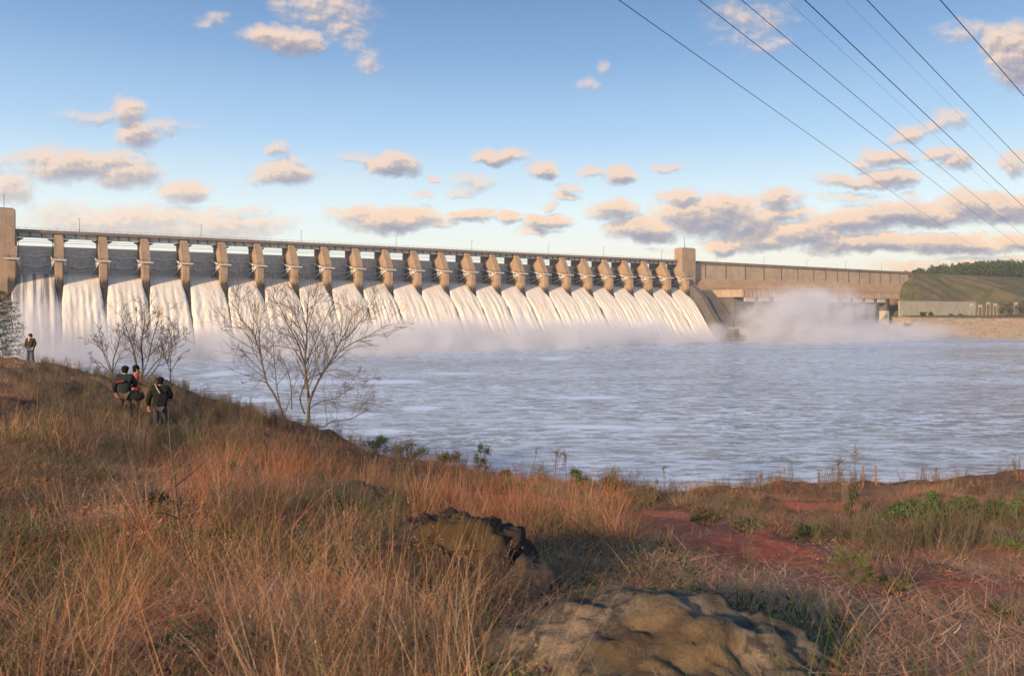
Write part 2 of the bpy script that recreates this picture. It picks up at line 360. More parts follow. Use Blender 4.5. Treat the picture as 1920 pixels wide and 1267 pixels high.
for i in range(int((XE - 2) / 2.4)): mb.tube([(2 + i * 2.4, 6.6, 47.5), (2 + i * 2.4, 6.6, 48.2)], 0.05, 4)
mb.tube([(1.2, 6.6, 48.2), (XE, 6.6, 48.2)], 0.045, 4); mb.build('railing', M_STEELD, dam)
# end towers
mb = MB(); mb.box(-17, 1.0, 3.0, 17, -3, 54.3); mb.box(-17.2, 0.4, 3.4, 16.8, 54.3, 54.75)
o = mb.build('tower', M_TOWER, dam); bevel(o, 0.35)
mb = MB(); mb.box(22.86 * S, 23.64 * S, 3.0, 9.5, -3, 54.5); mb.box(22.9 * S, 23.6 * S, 3.3, 9.2, 54.5, 54.9)
o = mb.build('tower', M_TOWER, dam); bevel(o, 0.9, 4)
mb = MB(); mb.tube([(23.2 * S, 6, 54.8), (23.2 * S, 6, 61)], 0.12, 5); mb.tube([(23.3 * S, 7, 54.8), (23.3 * S, 7, 58)], 0.08, 5); mb.tube([(-2.5, 6, 54.7), (-2.5, 6, 60)], 0.1, 5); mb.build('antenna', M_STEELD, dam)
# training wall at the right end of the spillway
mb = MB(); pr = [(10, 33), (2, 33), (-3, 31.0), (-9, 26), (-15, 17.5), (-21, 10), (-27, 7.2), (-34, 7.2), (-34, -3), (10, -3)]
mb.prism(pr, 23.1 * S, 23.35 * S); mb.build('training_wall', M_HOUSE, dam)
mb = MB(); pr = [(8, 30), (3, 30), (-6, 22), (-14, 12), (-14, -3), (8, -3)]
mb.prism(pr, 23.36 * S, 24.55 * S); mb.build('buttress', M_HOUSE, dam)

# the high wall to the right of the gates
wallr = empty('dam_wall', dam2w(350, 0, 0), DANG)
tag(wallr, 'long tan concrete dam wall with vertical joints right of the square tower', 'dam wall')
WX0, WX1 = 23.65 * S - 350, 39.6 * S - 350
def sloped(mb, ya, yb, za, zb, dz=-0.75):
    vs = [(x, y, z + (dz if x == WX1 else 0)) for x in (WX0, WX1) for y in (ya, yb) for z in (za, zb)]
    mb.add(vs, [(0, 1, 3, 2), (4, 6, 7, 5), (0, 4, 5, 1), (2, 3, 7, 6), (0, 2, 6, 4), (1, 5, 7, 3)])
mb = MB(); mb.prism([(7.0, 46.0), (7.0, 36.6), (15, 36.6), (15, 46.0)], WX0, WX1); mb.build('wall', M_WALL, wallr)
mb = MB(); mb.prism([(6.99, 36.59), (5.8, 35.2), (3.2, 31.2), (2.4, 28.5), (2.4, -3), (15, -3), (15, 36.59)], WX0, WX1); mb.build('wall_foot', M_WALLO, wallr)
mb = MB(); sloped(mb, 6.2, 15.4, 46.01, 46.7); sloped(mb, 6.2, 6.6, 46.7, 47.6); o = mb.build('parapet', M_DECK, wallr)
PIL = [24.49, 25.73, 26.96, 28.18, 29.37, 30.53, 31.7, 32.61, 33.53, 34.4, 35.3, 36.16, 37.04, 37.91, 38.8]
mb = MB(); mb.box(-0.28, 0.28, 6.78, 6.998, 37.2, 46.0); WJM = mb.mesh('wall_joint', M_STEELD)
for q in PIL: c = bpy.data.objects.new('wall_joint', WJM); link(c, wallr); c.location = (q * S - 350, 0, 0)
mb = MB(); mb.box(-220 - 350, -17.05 - 350, 5, 15, -3, 47.5); mb.build('wall', M_WALL, wallr)
# powerhouse
ph = empty('powerhouse', dam2w(360, 0, 0), DANG)
tag(ph, 'low concrete powerhouse below the tan dam wall, half hidden in spray', 'powerhouse')
PX0, PX1 = 0.0, 522.0 - 360
mb = MB(); mb.box(PX0, PX1, -20, 2.35, 25.3, 29.3); mb.box(PX0 - .3, PX1 + .3, -20.4, 2.3, 29.3, 29.8); mb.build('roof_band', M_WALL, ph)
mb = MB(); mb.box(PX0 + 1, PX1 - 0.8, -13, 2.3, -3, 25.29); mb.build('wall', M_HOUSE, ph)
mb = MB(); mb.box(0, 0.8, -20.35, -20.01, 25.6, 29.2); PLM = mb.mesh('pilaster', M_WALLO)
for k in range(46): c = bpy.data.objects.new('pilaster', PLM); link(c, ph); c.location = (PX0 + 1.0 + k * 3.5, 0, 0)
xx = PX0 + 3
while xx < PX1 - 22:
    mb = MB(); mb.box(xx, xx + 8.6, -19.6, -18.8, 22.6, 25.29); mb.build('hoist_panel', M_CREAM, ph)
    mb = MB(); mb.box(xx + 10.2, xx + 11.6, -19.4, -13.01, 7.3, 25.28); mb.build('column', M_HOUSE, ph); xx += 13.4
xx = PX0 + 4
while xx < PX1 - 6: mb = MB(); mb.box(xx, xx + 5.5, -13.25, -13.02, 9.5, 21.0); mb.build('recess_door', M_DARK, ph); xx += 13.4
mb = MB(); mb.box(PX0 - 6, 503 - 360, -30, -13.02, -3, 7.2); mb.box(PX0 - 6, 503 - 360 + .2, -30.3, -29.6, 7.2, 7.9); mb.build('tailrace_deck', M_BASE, ph)
for k in range(11): mb = MB(); mb.box(PX0 + k * 14.2 - 0.2, PX0 + k * 14.2 + .2, -30.2, -30.003, -1, 7.1); mb.build('wall_joint', M_DARK, ph)
mb = MB(); mb.box(PX1 - 16, PX1 - 12, -19.5, -13.02, 7.2, 17); mb.build('stair_tower', M_CREAM, ph)
mb = MB(); mb.tube([(PX1 - 27, -21, 7.3), (PX1 - 17, -21, 14.5)], 0.35, 4); mb.tube([(PX1 - 27, -21, 8.6), (PX1 - 17, -21, 15.8)], 0.1, 4)
for k in range(5): mb.tube([(PX1 - 27 + 2.5 * k, -21, 7.3 + 1.8 * k), (PX1 - 27 + 2.5 * k, -21, 8.6 + 1.8 * k)], 0.07, 4)
mb.build('stair', M_STEELD, ph)
sh = empty('white_cabin', dam2w(432, 26, 7.2), DANG)
tag(sh, 'small white cabin with dark windows on the powerhouse deck in spray', 'cabin')
mb = MB(); mb.box(0, 10, -3, 3, 0, 8); mb.build('wall', M_WHITE, sh)
mb = MB(); mb.box(-.4, 10.4, -3.4, 3.4, 8, 8.4); mb.build('roof', M_STEEL, sh)
for a, b, c, d in ((1, 3.2, 3.4, 4.6), (1, 3.2, .2, 2.4), (5, 9, 3.2, 4.8)):
    mb = MB(); mb.box(a, b, -3.06, -3.002, c, d); mb.build('window' if c > 1 else 'door', M_DARK, sh)

# lamp posts on the road deck
mb = MB(); mb.tube([(0, 0, 0), (0, 0, 5.4)], [0.11, 0.07], 5); mb.box(-0.2, 0.2, -0.2, 0.2, 0, 0.35); LPM = mb.mesh('pole', M_STEELD)
mb = MB(); mb.tube([(0, 0, 5.3), (0, -0.7, 5.6)], 0.05, 4); mb.box(-0.16, 0.16, -1.3, -0.6, 5.5, 5.68); LHM = mb.mesh('lamp_head', M_STEELD)
ORD = ['first', 'second', 'third', 'fourth', 'fifth', 'sixth', 'seventh', 'eighth', 'ninth', 'tenth', 'eleventh', 'twelfth', 'thirteenth', 'fourteenth', 'fifteenth',
       'sixteenth', 'seventeenth', 'eighteenth', 'nineteenth', 'twentieth', 'twenty-first', 'twenty-second', 'twenty-third']
for k, n_ in enumerate([1.47, 4.46, 7.3, 10.4, 13.2, 16.4, 19.0, 22.0]):
    o = empty('lamp_post', dam2w(n_ * S, -7.2, 46.9), DANG)
    tag(o, 'thin grey lamp post on the dam road, %s from the left tower' % ORD[k], 'lamp post', 'lamp posts along the dam road')
    link(bpy.data.objects.new('pole', LPM), o); link(bpy.data.objects.new('lamp_head', LHM), o)
for k, n_ in enumerate([25.2, 28.2, 31.2, 34.2, 37.2]):
    o = empty('lamp_post', dam2w(n_ * S, -7.2, 46.6), DANG)
    tag(o, 'thin grey lamp post on the tan dam wall, %s past the square tower' % ORD[k], 'lamp post', 'lamp posts along the dam road')
    link(bpy.data.objects.new('pole', LPM), o); link(bpy.data.objects.new('lamp_head', LHM), o)

# ------------------------------------------------------------------ falling water
def fall_mat(name, thin):
    def f(t, o):
        uv = t.add('ShaderNodeUVMap', uv_map='flow').outputs[0]
        ob = t.add('ShaderNodeObjectInfo').outputs['Random']
        off = t.add('ShaderNodeCombineXYZ', {0: t.math('MULTIPLY', ob, 37.0), 1: 0.0, 2: 0.0}).outputs[0]
        q = t.vmath('ADD', uv, off)
        a = t.noise(t.mapping(q, scale=(1.0, 0.035, 1)), 1.2, 5, 0.65, dim='2D')
        b = t.noise(t.mapping(q, scale=(1.0, 0.10, 1)), 4.5, 5, 0.7, dim='2D')
        c = t.noise(t.mapping(q, scale=(1.0, 0.2, 1)), 0.35, 4, 0.6, dim='2D')
        sp = t.add('ShaderNodeSeparateXYZ', {0: uv})
        m = t.math('ADD', t.math('MULTIPLY', a, 0.6), t.math('MULTIPLY', b, 0.4))
        col = t.mix(t.smooth(m, 0.36, 0.60), (0.84, 0.75, 0.62), (0.97, 0.92, 0.82))
        col = t.mix(t.math('MULTIPLY', t.smooth(c, 0.48, 0.72), 0.45), col, (0.86, 0.68, 0.46))
        top = t.smooth(sp.outputs[1], 0.0, 9.0)      # smooth glassy water just under the gate turns to white froth
        col = t.mix(t.math('MULTIPLY', t.math('SUBTRACT', 1.0, top), 0.35), col, (0.62, 0.58, 0.50))
        if thin:
            g = t.noise(t.mapping(q, scale=(1.0, 0.02, 1)), 0.42, 3, 0.5, dim='2D')
            col = t.mix(t.smooth(g, 0.46, 0.58, 0, 0.8), col, (0.13, 0.13, 0.15))
        hh = t.math('ADD', a, t.math('MULTIPLY', b, 0.6))
        d = t.add('ShaderNodeBsdfDiffuse', {'Color': col, 'Normal': t.bump(hh, 0.26, 0.6)})
        tr = t.add('ShaderNodeBsdfTranslucent', {'Color': col})
        mx = t.add('ShaderNodeMixShader', {0: 0.12, 1: d.outputs[0], 2: tr.outputs[0]})
        t.l.new(mx.outputs[0], o.inputs[0])
    return mat(name, f)
M_FALL = fall_mat('white_water', False); M_FALLT = fall_mat('thin_white_water', True)
CLOSE = {1: 21, 2: 15, 3: 11, 4: 14, 5: 8.5, 6: 10, 7: 7, 8: 7, 9: 6, 10: 5, 11: 4}     # how far down the gap under each pier stays open
from mathutils.noise import noise as _mn
def mnoise(q): return _mn(Vector(q))
def lerp(a, b, f): return a + (b - a) * f
for i in range(NB):
    nx, nt = 40, 70; ts = np.linspace(-10.5, 29, nt); zb = og(ts); r2 = np.random.default_rng(100 + i)
    ph1 = r2.uniform(0, 6, 6); fr = r2.uniform(0.6, 3.2, 6); am = r2.uniform(0.02, 0.075, 6)
    jag = r2.normal(0, 1, (nt, 2)); jag = np.cumsum(jag, 0) * 0.05
    vs = []; uvs = []; L = np.concatenate([[0], np.cumsum(np.hypot(np.diff(ts), np.diff(zb)))])
    for a in range(nt):
        t_ = ts[a]
        gl = CLOSE.get(i, 4); gr = CLOSE.get(i + 1, 4)
        wl = 1.38 if t_ < 0.2 else lerp(1.38, -0.25, min(1, (t_ / gl)) ** 0.9)
        wr = 1.38 if t_ < 0.2 else lerp(1.38, -0.25, min(1, (t_ / gr)) ** 0.9)
        if t_ > 0.2: wl += jag[a, 0] * min(1, t_ / 10) ; wr += jag[a, 1] * min(1, t_ / 10)
        for b in range(nx):
            f_ = b / (nx - 1); x = lerp(wl, S - wr, f_)
            grow = min(1, max(0, (t_ + 4) / 16))
            h = 0.38 * grow * (mnoise((x * 0.35 + 31 * i, t_ * 0.16, 0)) + 0.6 * mnoise((x * 0.9 + 7 * i, t_ * 0.45, 3)) + 0.35 * mnoise((x * 2.2, t_ * 1.1, i))) + sum(am[k] * math.sin(fr[k] * x + ph1[k] + 0.15 * math.sin(t_ * 0.4 + k)) for k in range(6)) * grow * 1.1
            edge = -1.0 * grow * (1 - min(1, 4 * f_ * (1 - f_) * 2.2)) ** 2
            rise = h + edge
            vs.append((x, -(t_ + rise * 0.8), zb[a] + rise * 0.55)); uvs.append((x, L[a]))
    fs = [(a * nx + b, a * nx + b + 1, (a + 1) * nx + b + 1, (a + 1) * nx + b) for a in range(nt - 1) for b in range(nx - 1)]
    mb = MB(); mb.add(vs, fs); o = mb.build('waterfall', M_FALLT if i == 0 else M_FALL, None, True)
    uvl = o.data.uv_layers.new(name='flow'); idx = np.empty(len(o.data.loops), int); o.data.loops.foreach_get('vertex_index', idx)
    uvl.data.foreach_set('uv', np.array(uvs)[idx].ravel())
    o.location = dam2w(i * S, 0, 0); o.rotation_euler = (0, 0, DANG)
    lab = 'leftmost sheet of falling water, thin and streaked dark, beside the left tower' if i == 0 else \
        ('last sheet of falling water, beside the square right tower' if i == NB - 1 else 'white sheet of water from the %s gate right of the left tower' % ORD[i])
    tag(o, lab, 'waterfall', 'sheets of water falling from the dam gates')

# ------------------------------------------------------------------ water
def water_mat(t, o):
    g = t.add('ShaderNodeNewGeometry').outputs['Position']; s = t.add('ShaderNodeSeparateXYZ', {0: g})
    q = t.mapping(g, rot=(0, 0, R(-12)), scale=(0.42, 1.0, 1.0))
    n1 = t.noise(q, 0.10, 5, 0.6); n2 = t.noise(q, 0.55, 7, 0.68, 0.5); n3 = t.noise(q, 1.8, 6, 0.7)
    h = t.math('ADD', t.math('MULTIPLY', n1, 1.8), t.math('ADD', t.math('MULTIPLY', n2, 1.5), t.math('MULTIPLY', n3, 0.30)))
    # foam lines
    qf = t.mapping(g, rot=(0, 0, R(-8)), scale=(0.22, 1.0, 1))
    f1 = t.noise(qf, 0.055, 6, 0.62, 1.2); f2 = t.noise(qf, 0.6, 5, 0.7)
    ridge = t.math('SUBTRACT', 1.0, t.math('MULTIPLY', t.math('ABSOLUTE', t.math('SUBTRACT', f1, 0.5)), 16.0), clamp=True)
    band = t.noise(g, 0.012, 3, 0.5)
    foam_glint = t.math('MULTIPLY', ridge, t.smooth(band, 0.38, 0.55))
    foam_glint = t.math('MULTIPLY', foam_glint, t.smooth(f2, 0.38, 0.6))
    # broad foam tongues drifting off the falls
    cur = None
    for (px, py, rx, ry, rot) in ((790,765,58,7,9),(740,716,95,6,-2),(560,716,160,8,0),(480,750,60,6,0),(640,778,110,9,0),(720,808,60,10,0),(1040,672,40,5,4),(1100,745,110,4,0),(1120,800,160,6,2),(850,700,90,4,0),(1240,803,60,6,0),(420,700,60,8,0)):
        d = ZC * F / (py - HZ); kx = d / F
        c = ((px - CX) * kx, d, 0)
        m = t.mapping(g, loc=c, rot=(0, 0, R(-rot * 3)), scale=(rx * kx, ry * d * d / (ZC * F), 1), vt='TEXTURE')
        k = t.math('SUBTRACT', 1.0, t.vmath('LENGTH', m)); cur = k if cur is None else t.math('MAXIMUM', cur, k)
    fl = t.smooth(t.math('ADD', cur, t.math('MULTIPLY', t.math('SUBTRACT', t.noise(qf, 0.35, 6, 0.7, 0.8), 0.5), 2.2)), 0.1, 0.6)
    foam_glint = t.math('MAXIMUM', t.math('MULTIPLY', foam_glint, 0.9), t.math('MULTIPLY', fl, 1.0))
    glint_fleck = t.math('MULTIPLY', t.smooth(t.math('ADD', n2, t.math('MULTIPLY', t.math('SUBTRACT', n3, 0.5), 0.5)), 0.46, 0.58), t.smooth(t.noise(t.mapping(g, scale=(0.35, 1, 1)), 0.022, 4, 0.6), 0.34, 0.58, 0.50, 0.95))  # aerated flecks that also paint bright sky glint on the ripples as pale colour
    foam_glint = t.math('MAXIMUM', foam_glint, glint_fleck)  # real foam and painted glint share one pale mix
    base = t.mix(t.smooth(n1, 0.4, 0.6), (0.12, 0.185, 0.275), (0.25, 0.335, 0.44))
    wb = t.add('ShaderNodeBsdfPrincipled', {'Base Color': base, 'Roughness': 0.09, 'IOR': 1.34, 'Normal': t.bump(h, 1.0, 0.9)})
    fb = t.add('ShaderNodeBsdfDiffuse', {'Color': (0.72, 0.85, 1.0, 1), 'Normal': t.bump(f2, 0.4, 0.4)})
    mx = t.add('ShaderNodeMixShader', {0: foam_glint, 1: wb.outputs[0], 2: fb.outputs[0]}); t.l.new(mx.outputs[0], o.inputs[0])
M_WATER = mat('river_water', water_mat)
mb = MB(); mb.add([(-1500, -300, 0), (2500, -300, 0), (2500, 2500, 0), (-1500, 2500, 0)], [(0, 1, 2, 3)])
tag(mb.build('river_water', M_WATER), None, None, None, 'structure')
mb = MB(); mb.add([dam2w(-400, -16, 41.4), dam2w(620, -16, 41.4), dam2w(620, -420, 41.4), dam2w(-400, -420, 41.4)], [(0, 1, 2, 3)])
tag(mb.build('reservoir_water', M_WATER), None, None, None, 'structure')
M_SOIL = simple('distant_soil', (0.16, 0.13, 0.08), 0.95, 0.3, 0.02)
mb = MB(); mb.add([(-12000, -12000, -4), (12000, -12000, -4), (12000, 12000, -4), (-12000, 12000, -4)], [(0, 1, 2, 3)])
tag(mb.build('ground', M_SOIL), None, None, None, 'structure')

# ------------------------------------------------------------------ mist over the foot of the falls
def mist(name, label, cx, ct, cz, rx, rt, rz, dens, seed, sc=0.06, thr=0.0, col=(0.93, 0.94, 0.98)):
    mb = MB(); mb.box(-rx, rx, -rt, rt, -min(rz, cz + 0.6), rz)
    def f(t, o):
        c = t.add('ShaderNodeTexCoord').outputs['Object']
        q = t.vmath('MULTIPLY', c, (1 / rx, 1 / rt, 1 / rz))
        r2 = t.vmath('LENGTH', q)
        n = t.noise(t.mapping(c, loc=(seed, 0, 0), scale=(1, 1, 1.3)), sc, 4, 0.6, 0.6)
        d = t.math('SUBTRACT', 1.0, t.math('ADD', r2, t.math('MULTIPLY', t.math('SUBTRACT', n, 0.5), 1.7)), clamp=True)
        d = t.math('MULTIPLY', t.math('POWER', d, 1.8), t.smooth(r2, 1.0, 0.7))
        pv = t.add('ShaderNodeVolumePrincipled', {'Color': (*col, 1), 'Density': t.math('MULTIPLY', d, dens), 'Anisotropy': 0.0})
        t.l.new(pv.outputs[0], o.inputs['Volume'])
    m = mat('spray_' + str(seed), f)
    m.cycles.volume_step_rate = 1.0 if hasattr(m, 'cycles') else 1.0
    o = mb.build(name, m); o.location = dam2w(cx, ct, cz); o.rotation_euler = (0, 0, DANG)
    return tag(o, label, 'mist', None, 'stuff')
mist('mist', 'long low bank of white spray along the foot of the falling water', 165, 30, 1.5, 240, 30, 17, 0.30, 11)
mist('mist', 'tall drifting cloud of spray in front of the powerhouse', 384, 46, 4, 74, 42, 35, 0.19, 23)
mist('mist', 'thin low spray drifting over the water by the powerhouse deck', 420, 62, 1, 115, 38, 14, 0.10, 37)
mist('mist', 'bluish cloud of spray at the foot of the leftmost gates', 5, 34, 2, 60, 28, 24, 0.13, 41)

# ------------------------------------------------------------------ river bank (near)
def prow(px, pts):
    a = math.atan((px - CX) / F); out = []
    for py, d in pts: out.append((d / math.cos(a), -(py - HZ) / F * d))
    return math.degrees(a), out
rows = [(-150, [(1000, 6.5), (760, 18), (655, 62)]), (0, [(980, 7), (780, 18), (668, 50)]), (90, [(960, 7.5), (770, 20), (684, 44)]), (170, [(950, 7.8), (780, 21), (700, 41)]),
        (237, [(940, 8), (790, 22.5), (712, 39)]), (305, [(930, 8.5), (815, 21.5), (722, 37)]), (430, [(940, 8.5), (840, 20), (758, 35)]), (575, [(950, 8.5), (860, 20), (806, 32)]),
        (700, [(960, 8.5), (895, 19), (850, 28)]), (800, [(970, 8.5), (915, 17), (872, 26)]), (900, [(990, 8.3), (935, 16), (899, 24)]), (1040, [(1000, 8.3), (955, 15), (918, 22)]),
        (1230, [(1020, 8), (975, 14), (937, 20)]), (1400, [(1060, 7.5), (1000, 13), (926, 21)]), (1530, [(1080, 7), (1020, 12.5), (916, 24)]), (1620, [(1090, 7), (1040, 12), (906, 28)]),
        (1700, [(1090, 7), (1040, 12), (905, 28)]), (1850, [(1100, 7), (1050, 11.5), (904, 27)]), (1920, [(1100, 7), (1050, 11.5), (893, 26)]), (2100, [(1100, 7), (1040, 11), (862, 24)])]
TAB = [(-180.0, [(8, -1.5), (30, -1.5), (150, -2.0)]), (-90.0, [(8, -1.5), (30, -1.5), (150, -2.0)]), (-50.0, [(8, -1.6), (25, -2.2), (80, -3.0)])]
TAB += [prow(*r) for r in rows] + [(60.0, [(8, -2.5), (15, -4), (35, -6)]), (90.0, [(8, -2), (30, -3), (80, -4)]), (180.0, [(8, -1.5), (30, -1.5), (150, -2.0)])]
TA = np.array([t[0] for t in TAB]); TR = np.array([[q[0] for q in t[1]] for t in TAB]); TZ = np.array([[q[1] for q in t[1]] for t in TAB])
def rough(x, y):
    z = 0.045 * np.sin(1.9 * x + 0.7 * y + 1) + 0.05 * np.sin(-0.8 * x + 1.7 * y) + 0.03 * np.sin(3.1 * x - 2.3 * y + 2) + 0.02 * np.sin(5.3 * x + 4.1 * y) \
        + 0.10 * np.sin(0.55 * x - 0.32 * y + .5) * np.sin(0.4 * y + 0.21 * x) + 0.012 * np.sin(9.7 * x - 7.3 * y) + 0.01 * np.sin(13 * y + 8 * x)
    return z
def gz(x, y):
    x = np.atleast_1d(np.asarray(x, float)); y = np.atleast_1d(np.asarray(y, float))
    r = np.hypot(x, y); a = np.degrees(np.arctan2(x, y))
    r1, r2, r3 = (np.interp(a, TA, TR[:, k]) for k in range(3)); z1, z2, z3 = (np.interp(a, TA, TZ[:, k]) for k in range(3))
    z = np.where(r < 3, -1.56, np.where(r < r1, -1.56 + (z1 + 1.56) * (r - 3) / (r1 - 3),
        np.where(r < r2, z1 + (z2 - z1) * (r - r1) / (r2 - r1), z2 + (z3 - z2) * (r - r2) / (r3 - r2))))
    over = r - r3
    z = np.where(over > 0, z3 - np.where(over < 4, 0.09 * over ** 2, 0.09 * 16 + 0.72 * (over - 4)), z)
    z = np.maximum(z, -20.5)
    return ZC + z + rough(x, y) * np.clip(r / 14, 0.25, 1.3)
def ray(px, py, dmin=2.5):
    """where the sight line through a point of the photograph meets the bank"""
    d = np.geomspace(dmin, 120, 3000); x = (px - CX) / F * d; z = ZC - (py - HZ) / F * d
    hit = np.nonzero(gz(x, d) >= z)[0]
    k = hit[0] if len(hit) else 2999
    return Vector((x[k], d[k], float(gz(x[k], d[k])[0])))
def proj(P):
    return CX + F * P[0] / P[1], HZ - F * (P[2] - ZC) / P[1]
PATHS = [[(1120, 952), (1230, 958), (1330, 968), (1420, 988), (1560, 1030), (1700, 1056), (1935, 1084), (1980, 1165), (1800, 1154), (1700, 1144), (1560, 1134), (1425, 1114), (1330, 1072), (1245, 1026), (1150, 990)],
         [(760, 905), (900, 922), (1120, 952), (1150, 985), (960, 958), (780, 930)], [(1470, 938), (1600, 940), (1615, 956), (1490, 955)]]
TRAIL = [[(1615, 935), (1650, 908), (1790, 903), (1800, 915), (1700, 930), (1640, 948)], [(70, 700), (140, 690), (290, 735), (250, 762), (150, 725)]]
def world_poly(pl): return [ray(a, b)[:2] for a, b in pl]
WP = [world_poly(q) for q in PATHS]; WT = [world_poly(q) for q in TRAIL]
def inside(x, y, poly, soft=0.5):
    """1 inside a ground polygon, easing to 0 over the soft distance outside"""
    P = np.array(poly); Q = np.roll(P, -1, 0); ins = np.zeros(x.shape, bool); dist = np.full(x.shape, 1e9)
    for (ax, ay), (bx, by) in zip(P, Q):
        c = ((ay > y) != (by > y)) & (x < (bx - ax) * (y - ay) / ((by - ay) if by != ay else 1e-9) + ax); ins ^= c
        L = (bx - ax) ** 2 + (by - ay) ** 2 + 1e-9; t = np.clip(((x - ax) * (bx - ax) + (y - ay) * (by - ay)) / L, 0, 1)
        dist = np.minimum(dist, np.hypot(x - ax - t * (bx - ax), y - ay - t * (by - ay)))
    return np.where(ins, np.clip(0.5 + dist / soft, 0, 1), np.clip(0.5 - dist / soft, 0, 1))
def pathmask(x, y, polys, soft=0.5):
    m = np.zeros(x.shape)
    for q in polys: m = np.maximum(m, inside(x, y, q, soft))
    return m
ang = np.concatenate([np.arange(-180, -45, 5), np.arange(-45, 45, 0.2), np.arange(45, 181, 5)]); rad = np.concatenate([[0.02], np.geomspace(0.5, 260, 300)])
A, RR = np.meshgrid(np.radians(ang), rad); X = RR * np.sin(A); Y = RR * np.cos(A); Z = gz(X.ravel(), Y.ravel()).reshape(X.shape)
nr, na = X.shape
me = bpy.data.meshes.new('river_bank'); idx = np.arange(nr * na).reshape(nr, na)
fa = np.stack([idx[:-1, :-1], idx[1:, :-1], idx[1:, 1:], idx[:-1, 1:]], -1).reshape(-1, 4)
me.from_pydata(np.stack([X, Y, Z], -1).reshape(-1, 3).tolist(), [], fa[:, ::-1].tolist())
pm = pathmask(X.ravel(), Y.ravel(), WP, 0.7); tm = pathmask(X.ravel(), Y.ravel(), WT, 1.2)
at = me.attributes.new('clay', 'FLOAT', 'POINT'); at.data.foreach_set('value', pm)
at = me.attributes.new('trail', 'FLOAT', 'POINT'); at.data.foreach_set('value', tm)
me.polygons.foreach_set('use_smooth', [True] * len(me.polygons))
def bank_mat(t, o):
    g = t.add('ShaderNodeNewGeometry').outputs['Position']
    cl = t.add('ShaderNodeAttribute', attribute_name='clay').outputs['Fac']; tr = t.add('ShaderNodeAttribute', attribute_name='trail').outputs['Fac']
    n1 = t.noise(g, 0.9, 6, 0.65); n2 = t.noise(g, 9, 6, 0.7); n3 = t.noise(t.mapping(g, scale=(1, 3, 1)), 22, 5, 0.7, 1.0); n4 = t.noise(g, 0.25, 4, 0.5)
    soil = t.mix(t.smooth(n1, 0.35, 0.65), (0.155, 0.085, 0.048), (0.235, 0.14, 0.08))
    soil = t.mix(t.smooth(n3, 0.52, 0.70), soil, (0.36, 0.25, 0.15))
    soil = t.mix(t.math('MULTIPLY', t.smooth(n2, 0.50, 0.62), 0.7), soil, (0.045, 0.045, 0.022))
    soil = t.mix(t.math('MULTIPLY', t.smooth(n4, 0.56, 0.66), 0.45), soil, (0.10, 0.10, 0.045))
    clay = t.mix(t.smooth(n2, 0.38, 0.66), (0.60, 0.12, 0.06), (0.66, 0.25, 0.17))
    clay = t.mix(t.smooth(n1, 0.45, 0.65), clay, (0.56, 0.17, 0.06))
    clay = t.mix(t.math('MULTIPLY', t.smooth(n3, 0.56, 0.70), 0.6), clay, (0.20, 0.055, 0.04))
    m = t.smooth(t.math('ADD', cl, t.math('MULTIPLY', t.math('SUBTRACT', n2, 0.5), 0.5)), 0.25, 0.55)
    col = t.mix(m, soil, clay)
    m2 = t.smooth(t.math('ADD', tr, t.math('MULTIPLY', t.math('SUBTRACT', n2, 0.5), 1.0)), 0.3, 0.6)
    col = t.mix(m2, col, t.mix(n2, (0.42, 0.22, 0.11), (0.30, 0.15, 0.08)))
    h = t.math('ADD', n2, t.math('MULTIPLY', n3, 0.5))
    pbsdf(t, o, col, 0.95, t.bump(h, 0.9, 0.06), spec=0.15)
me.materials.append(mat('bank_soil', bank_mat)); me.update()
ob = bpy.data.objects.new('river_bank', me); link(ob); tag(ob, None, None, None, 'structure')

# ------------------------------------------------------------------ far bank, embankment and hill
def far_z(s, t):
    sh = 505 + 0.1 * (t - 30)
    u = s - sh
    z = np.where(u < 0, -3 + 0 * u, np.where(u < 22, u / 22 * 13.3, 13.3 + 0 * u))
    z = np.where((u >= -8) & (u < 0), u * 0.4, z)
    wall_in = (t < 18.5)
    emb = np.interp(t, [-60, -22, -12, 18.5], [38, 46.8, 46.8, 23.4])
    cone = 46.8 - np.maximum(0, 590 - s + 3 * np.sin(t * 0.5 + s * 0.2)) * 0.62
    emb = np.minimum(emb, np.maximum(cone, 13))
    # right of the wall the slope runs out gently into the yard
    run = np.interp(s, [628, 660, 720], [0, 1, 1]); gentle = np.interp(t, [-12, 40, 75, 110], [46.8, 27, 19, 13.3])
    emb = emb * (1 - run) + np.minimum(gentle, 46.8) * run
    z = np.where(wall_in & (s > 524), np.maximum(z, emb), z)
    z = np.where((~wall_in) & (s > 600), np.maximum(z, gentle * run + 13.3 * (1 - run)), z)
    z = np.where((s <= 524) & (t < 30), -3.0, z)
    return z
ss = np.concatenate([np.arange(490, 680, 1.5), np.arange(680, 1400, 12)]); tt = np.concatenate([np.arange(-420, -60, 12), np.arange(-60, 18, 2), [18.4, 18.6], np.arange(20, 120, 2), np.arange(120, 500, 12)])
SS, TT = np.meshgrid(ss, tt); ZZ = far_z(SS, TT); r3 = np.random.default_rng(5)
ZZ = ZZ + np.where(ZZ > 14, 0.9 * np.sin(SS * 0.11 + TT * 0.05) * np.sin(TT * 0.13) + 0.5 * np.sin(SS * 0.31 - TT * 0.22), 0) * (TT > -10) * (TT < 17)
ZZ = ZZ + np.where(ZZ > 0, r3.normal(0, 0.25, ZZ.shape), 0) * np.where((SS < 545) & (TT > 20), 1.3, 0.5)
mb = MB(); nrr, ncc = SS.shape
mb.v = [tuple(dam2w(a, b, c)) for a, b, c in zip(SS.ravel(), TT.ravel(), ZZ.ravel())]
ii = np.arange(nrr * ncc).reshape(nrr, ncc); fs = np.stack([ii[:-1, :-1], ii[:-1, 1:], ii[1:, 1:], ii[1:, :-1]], -1).reshape(-1, 4)
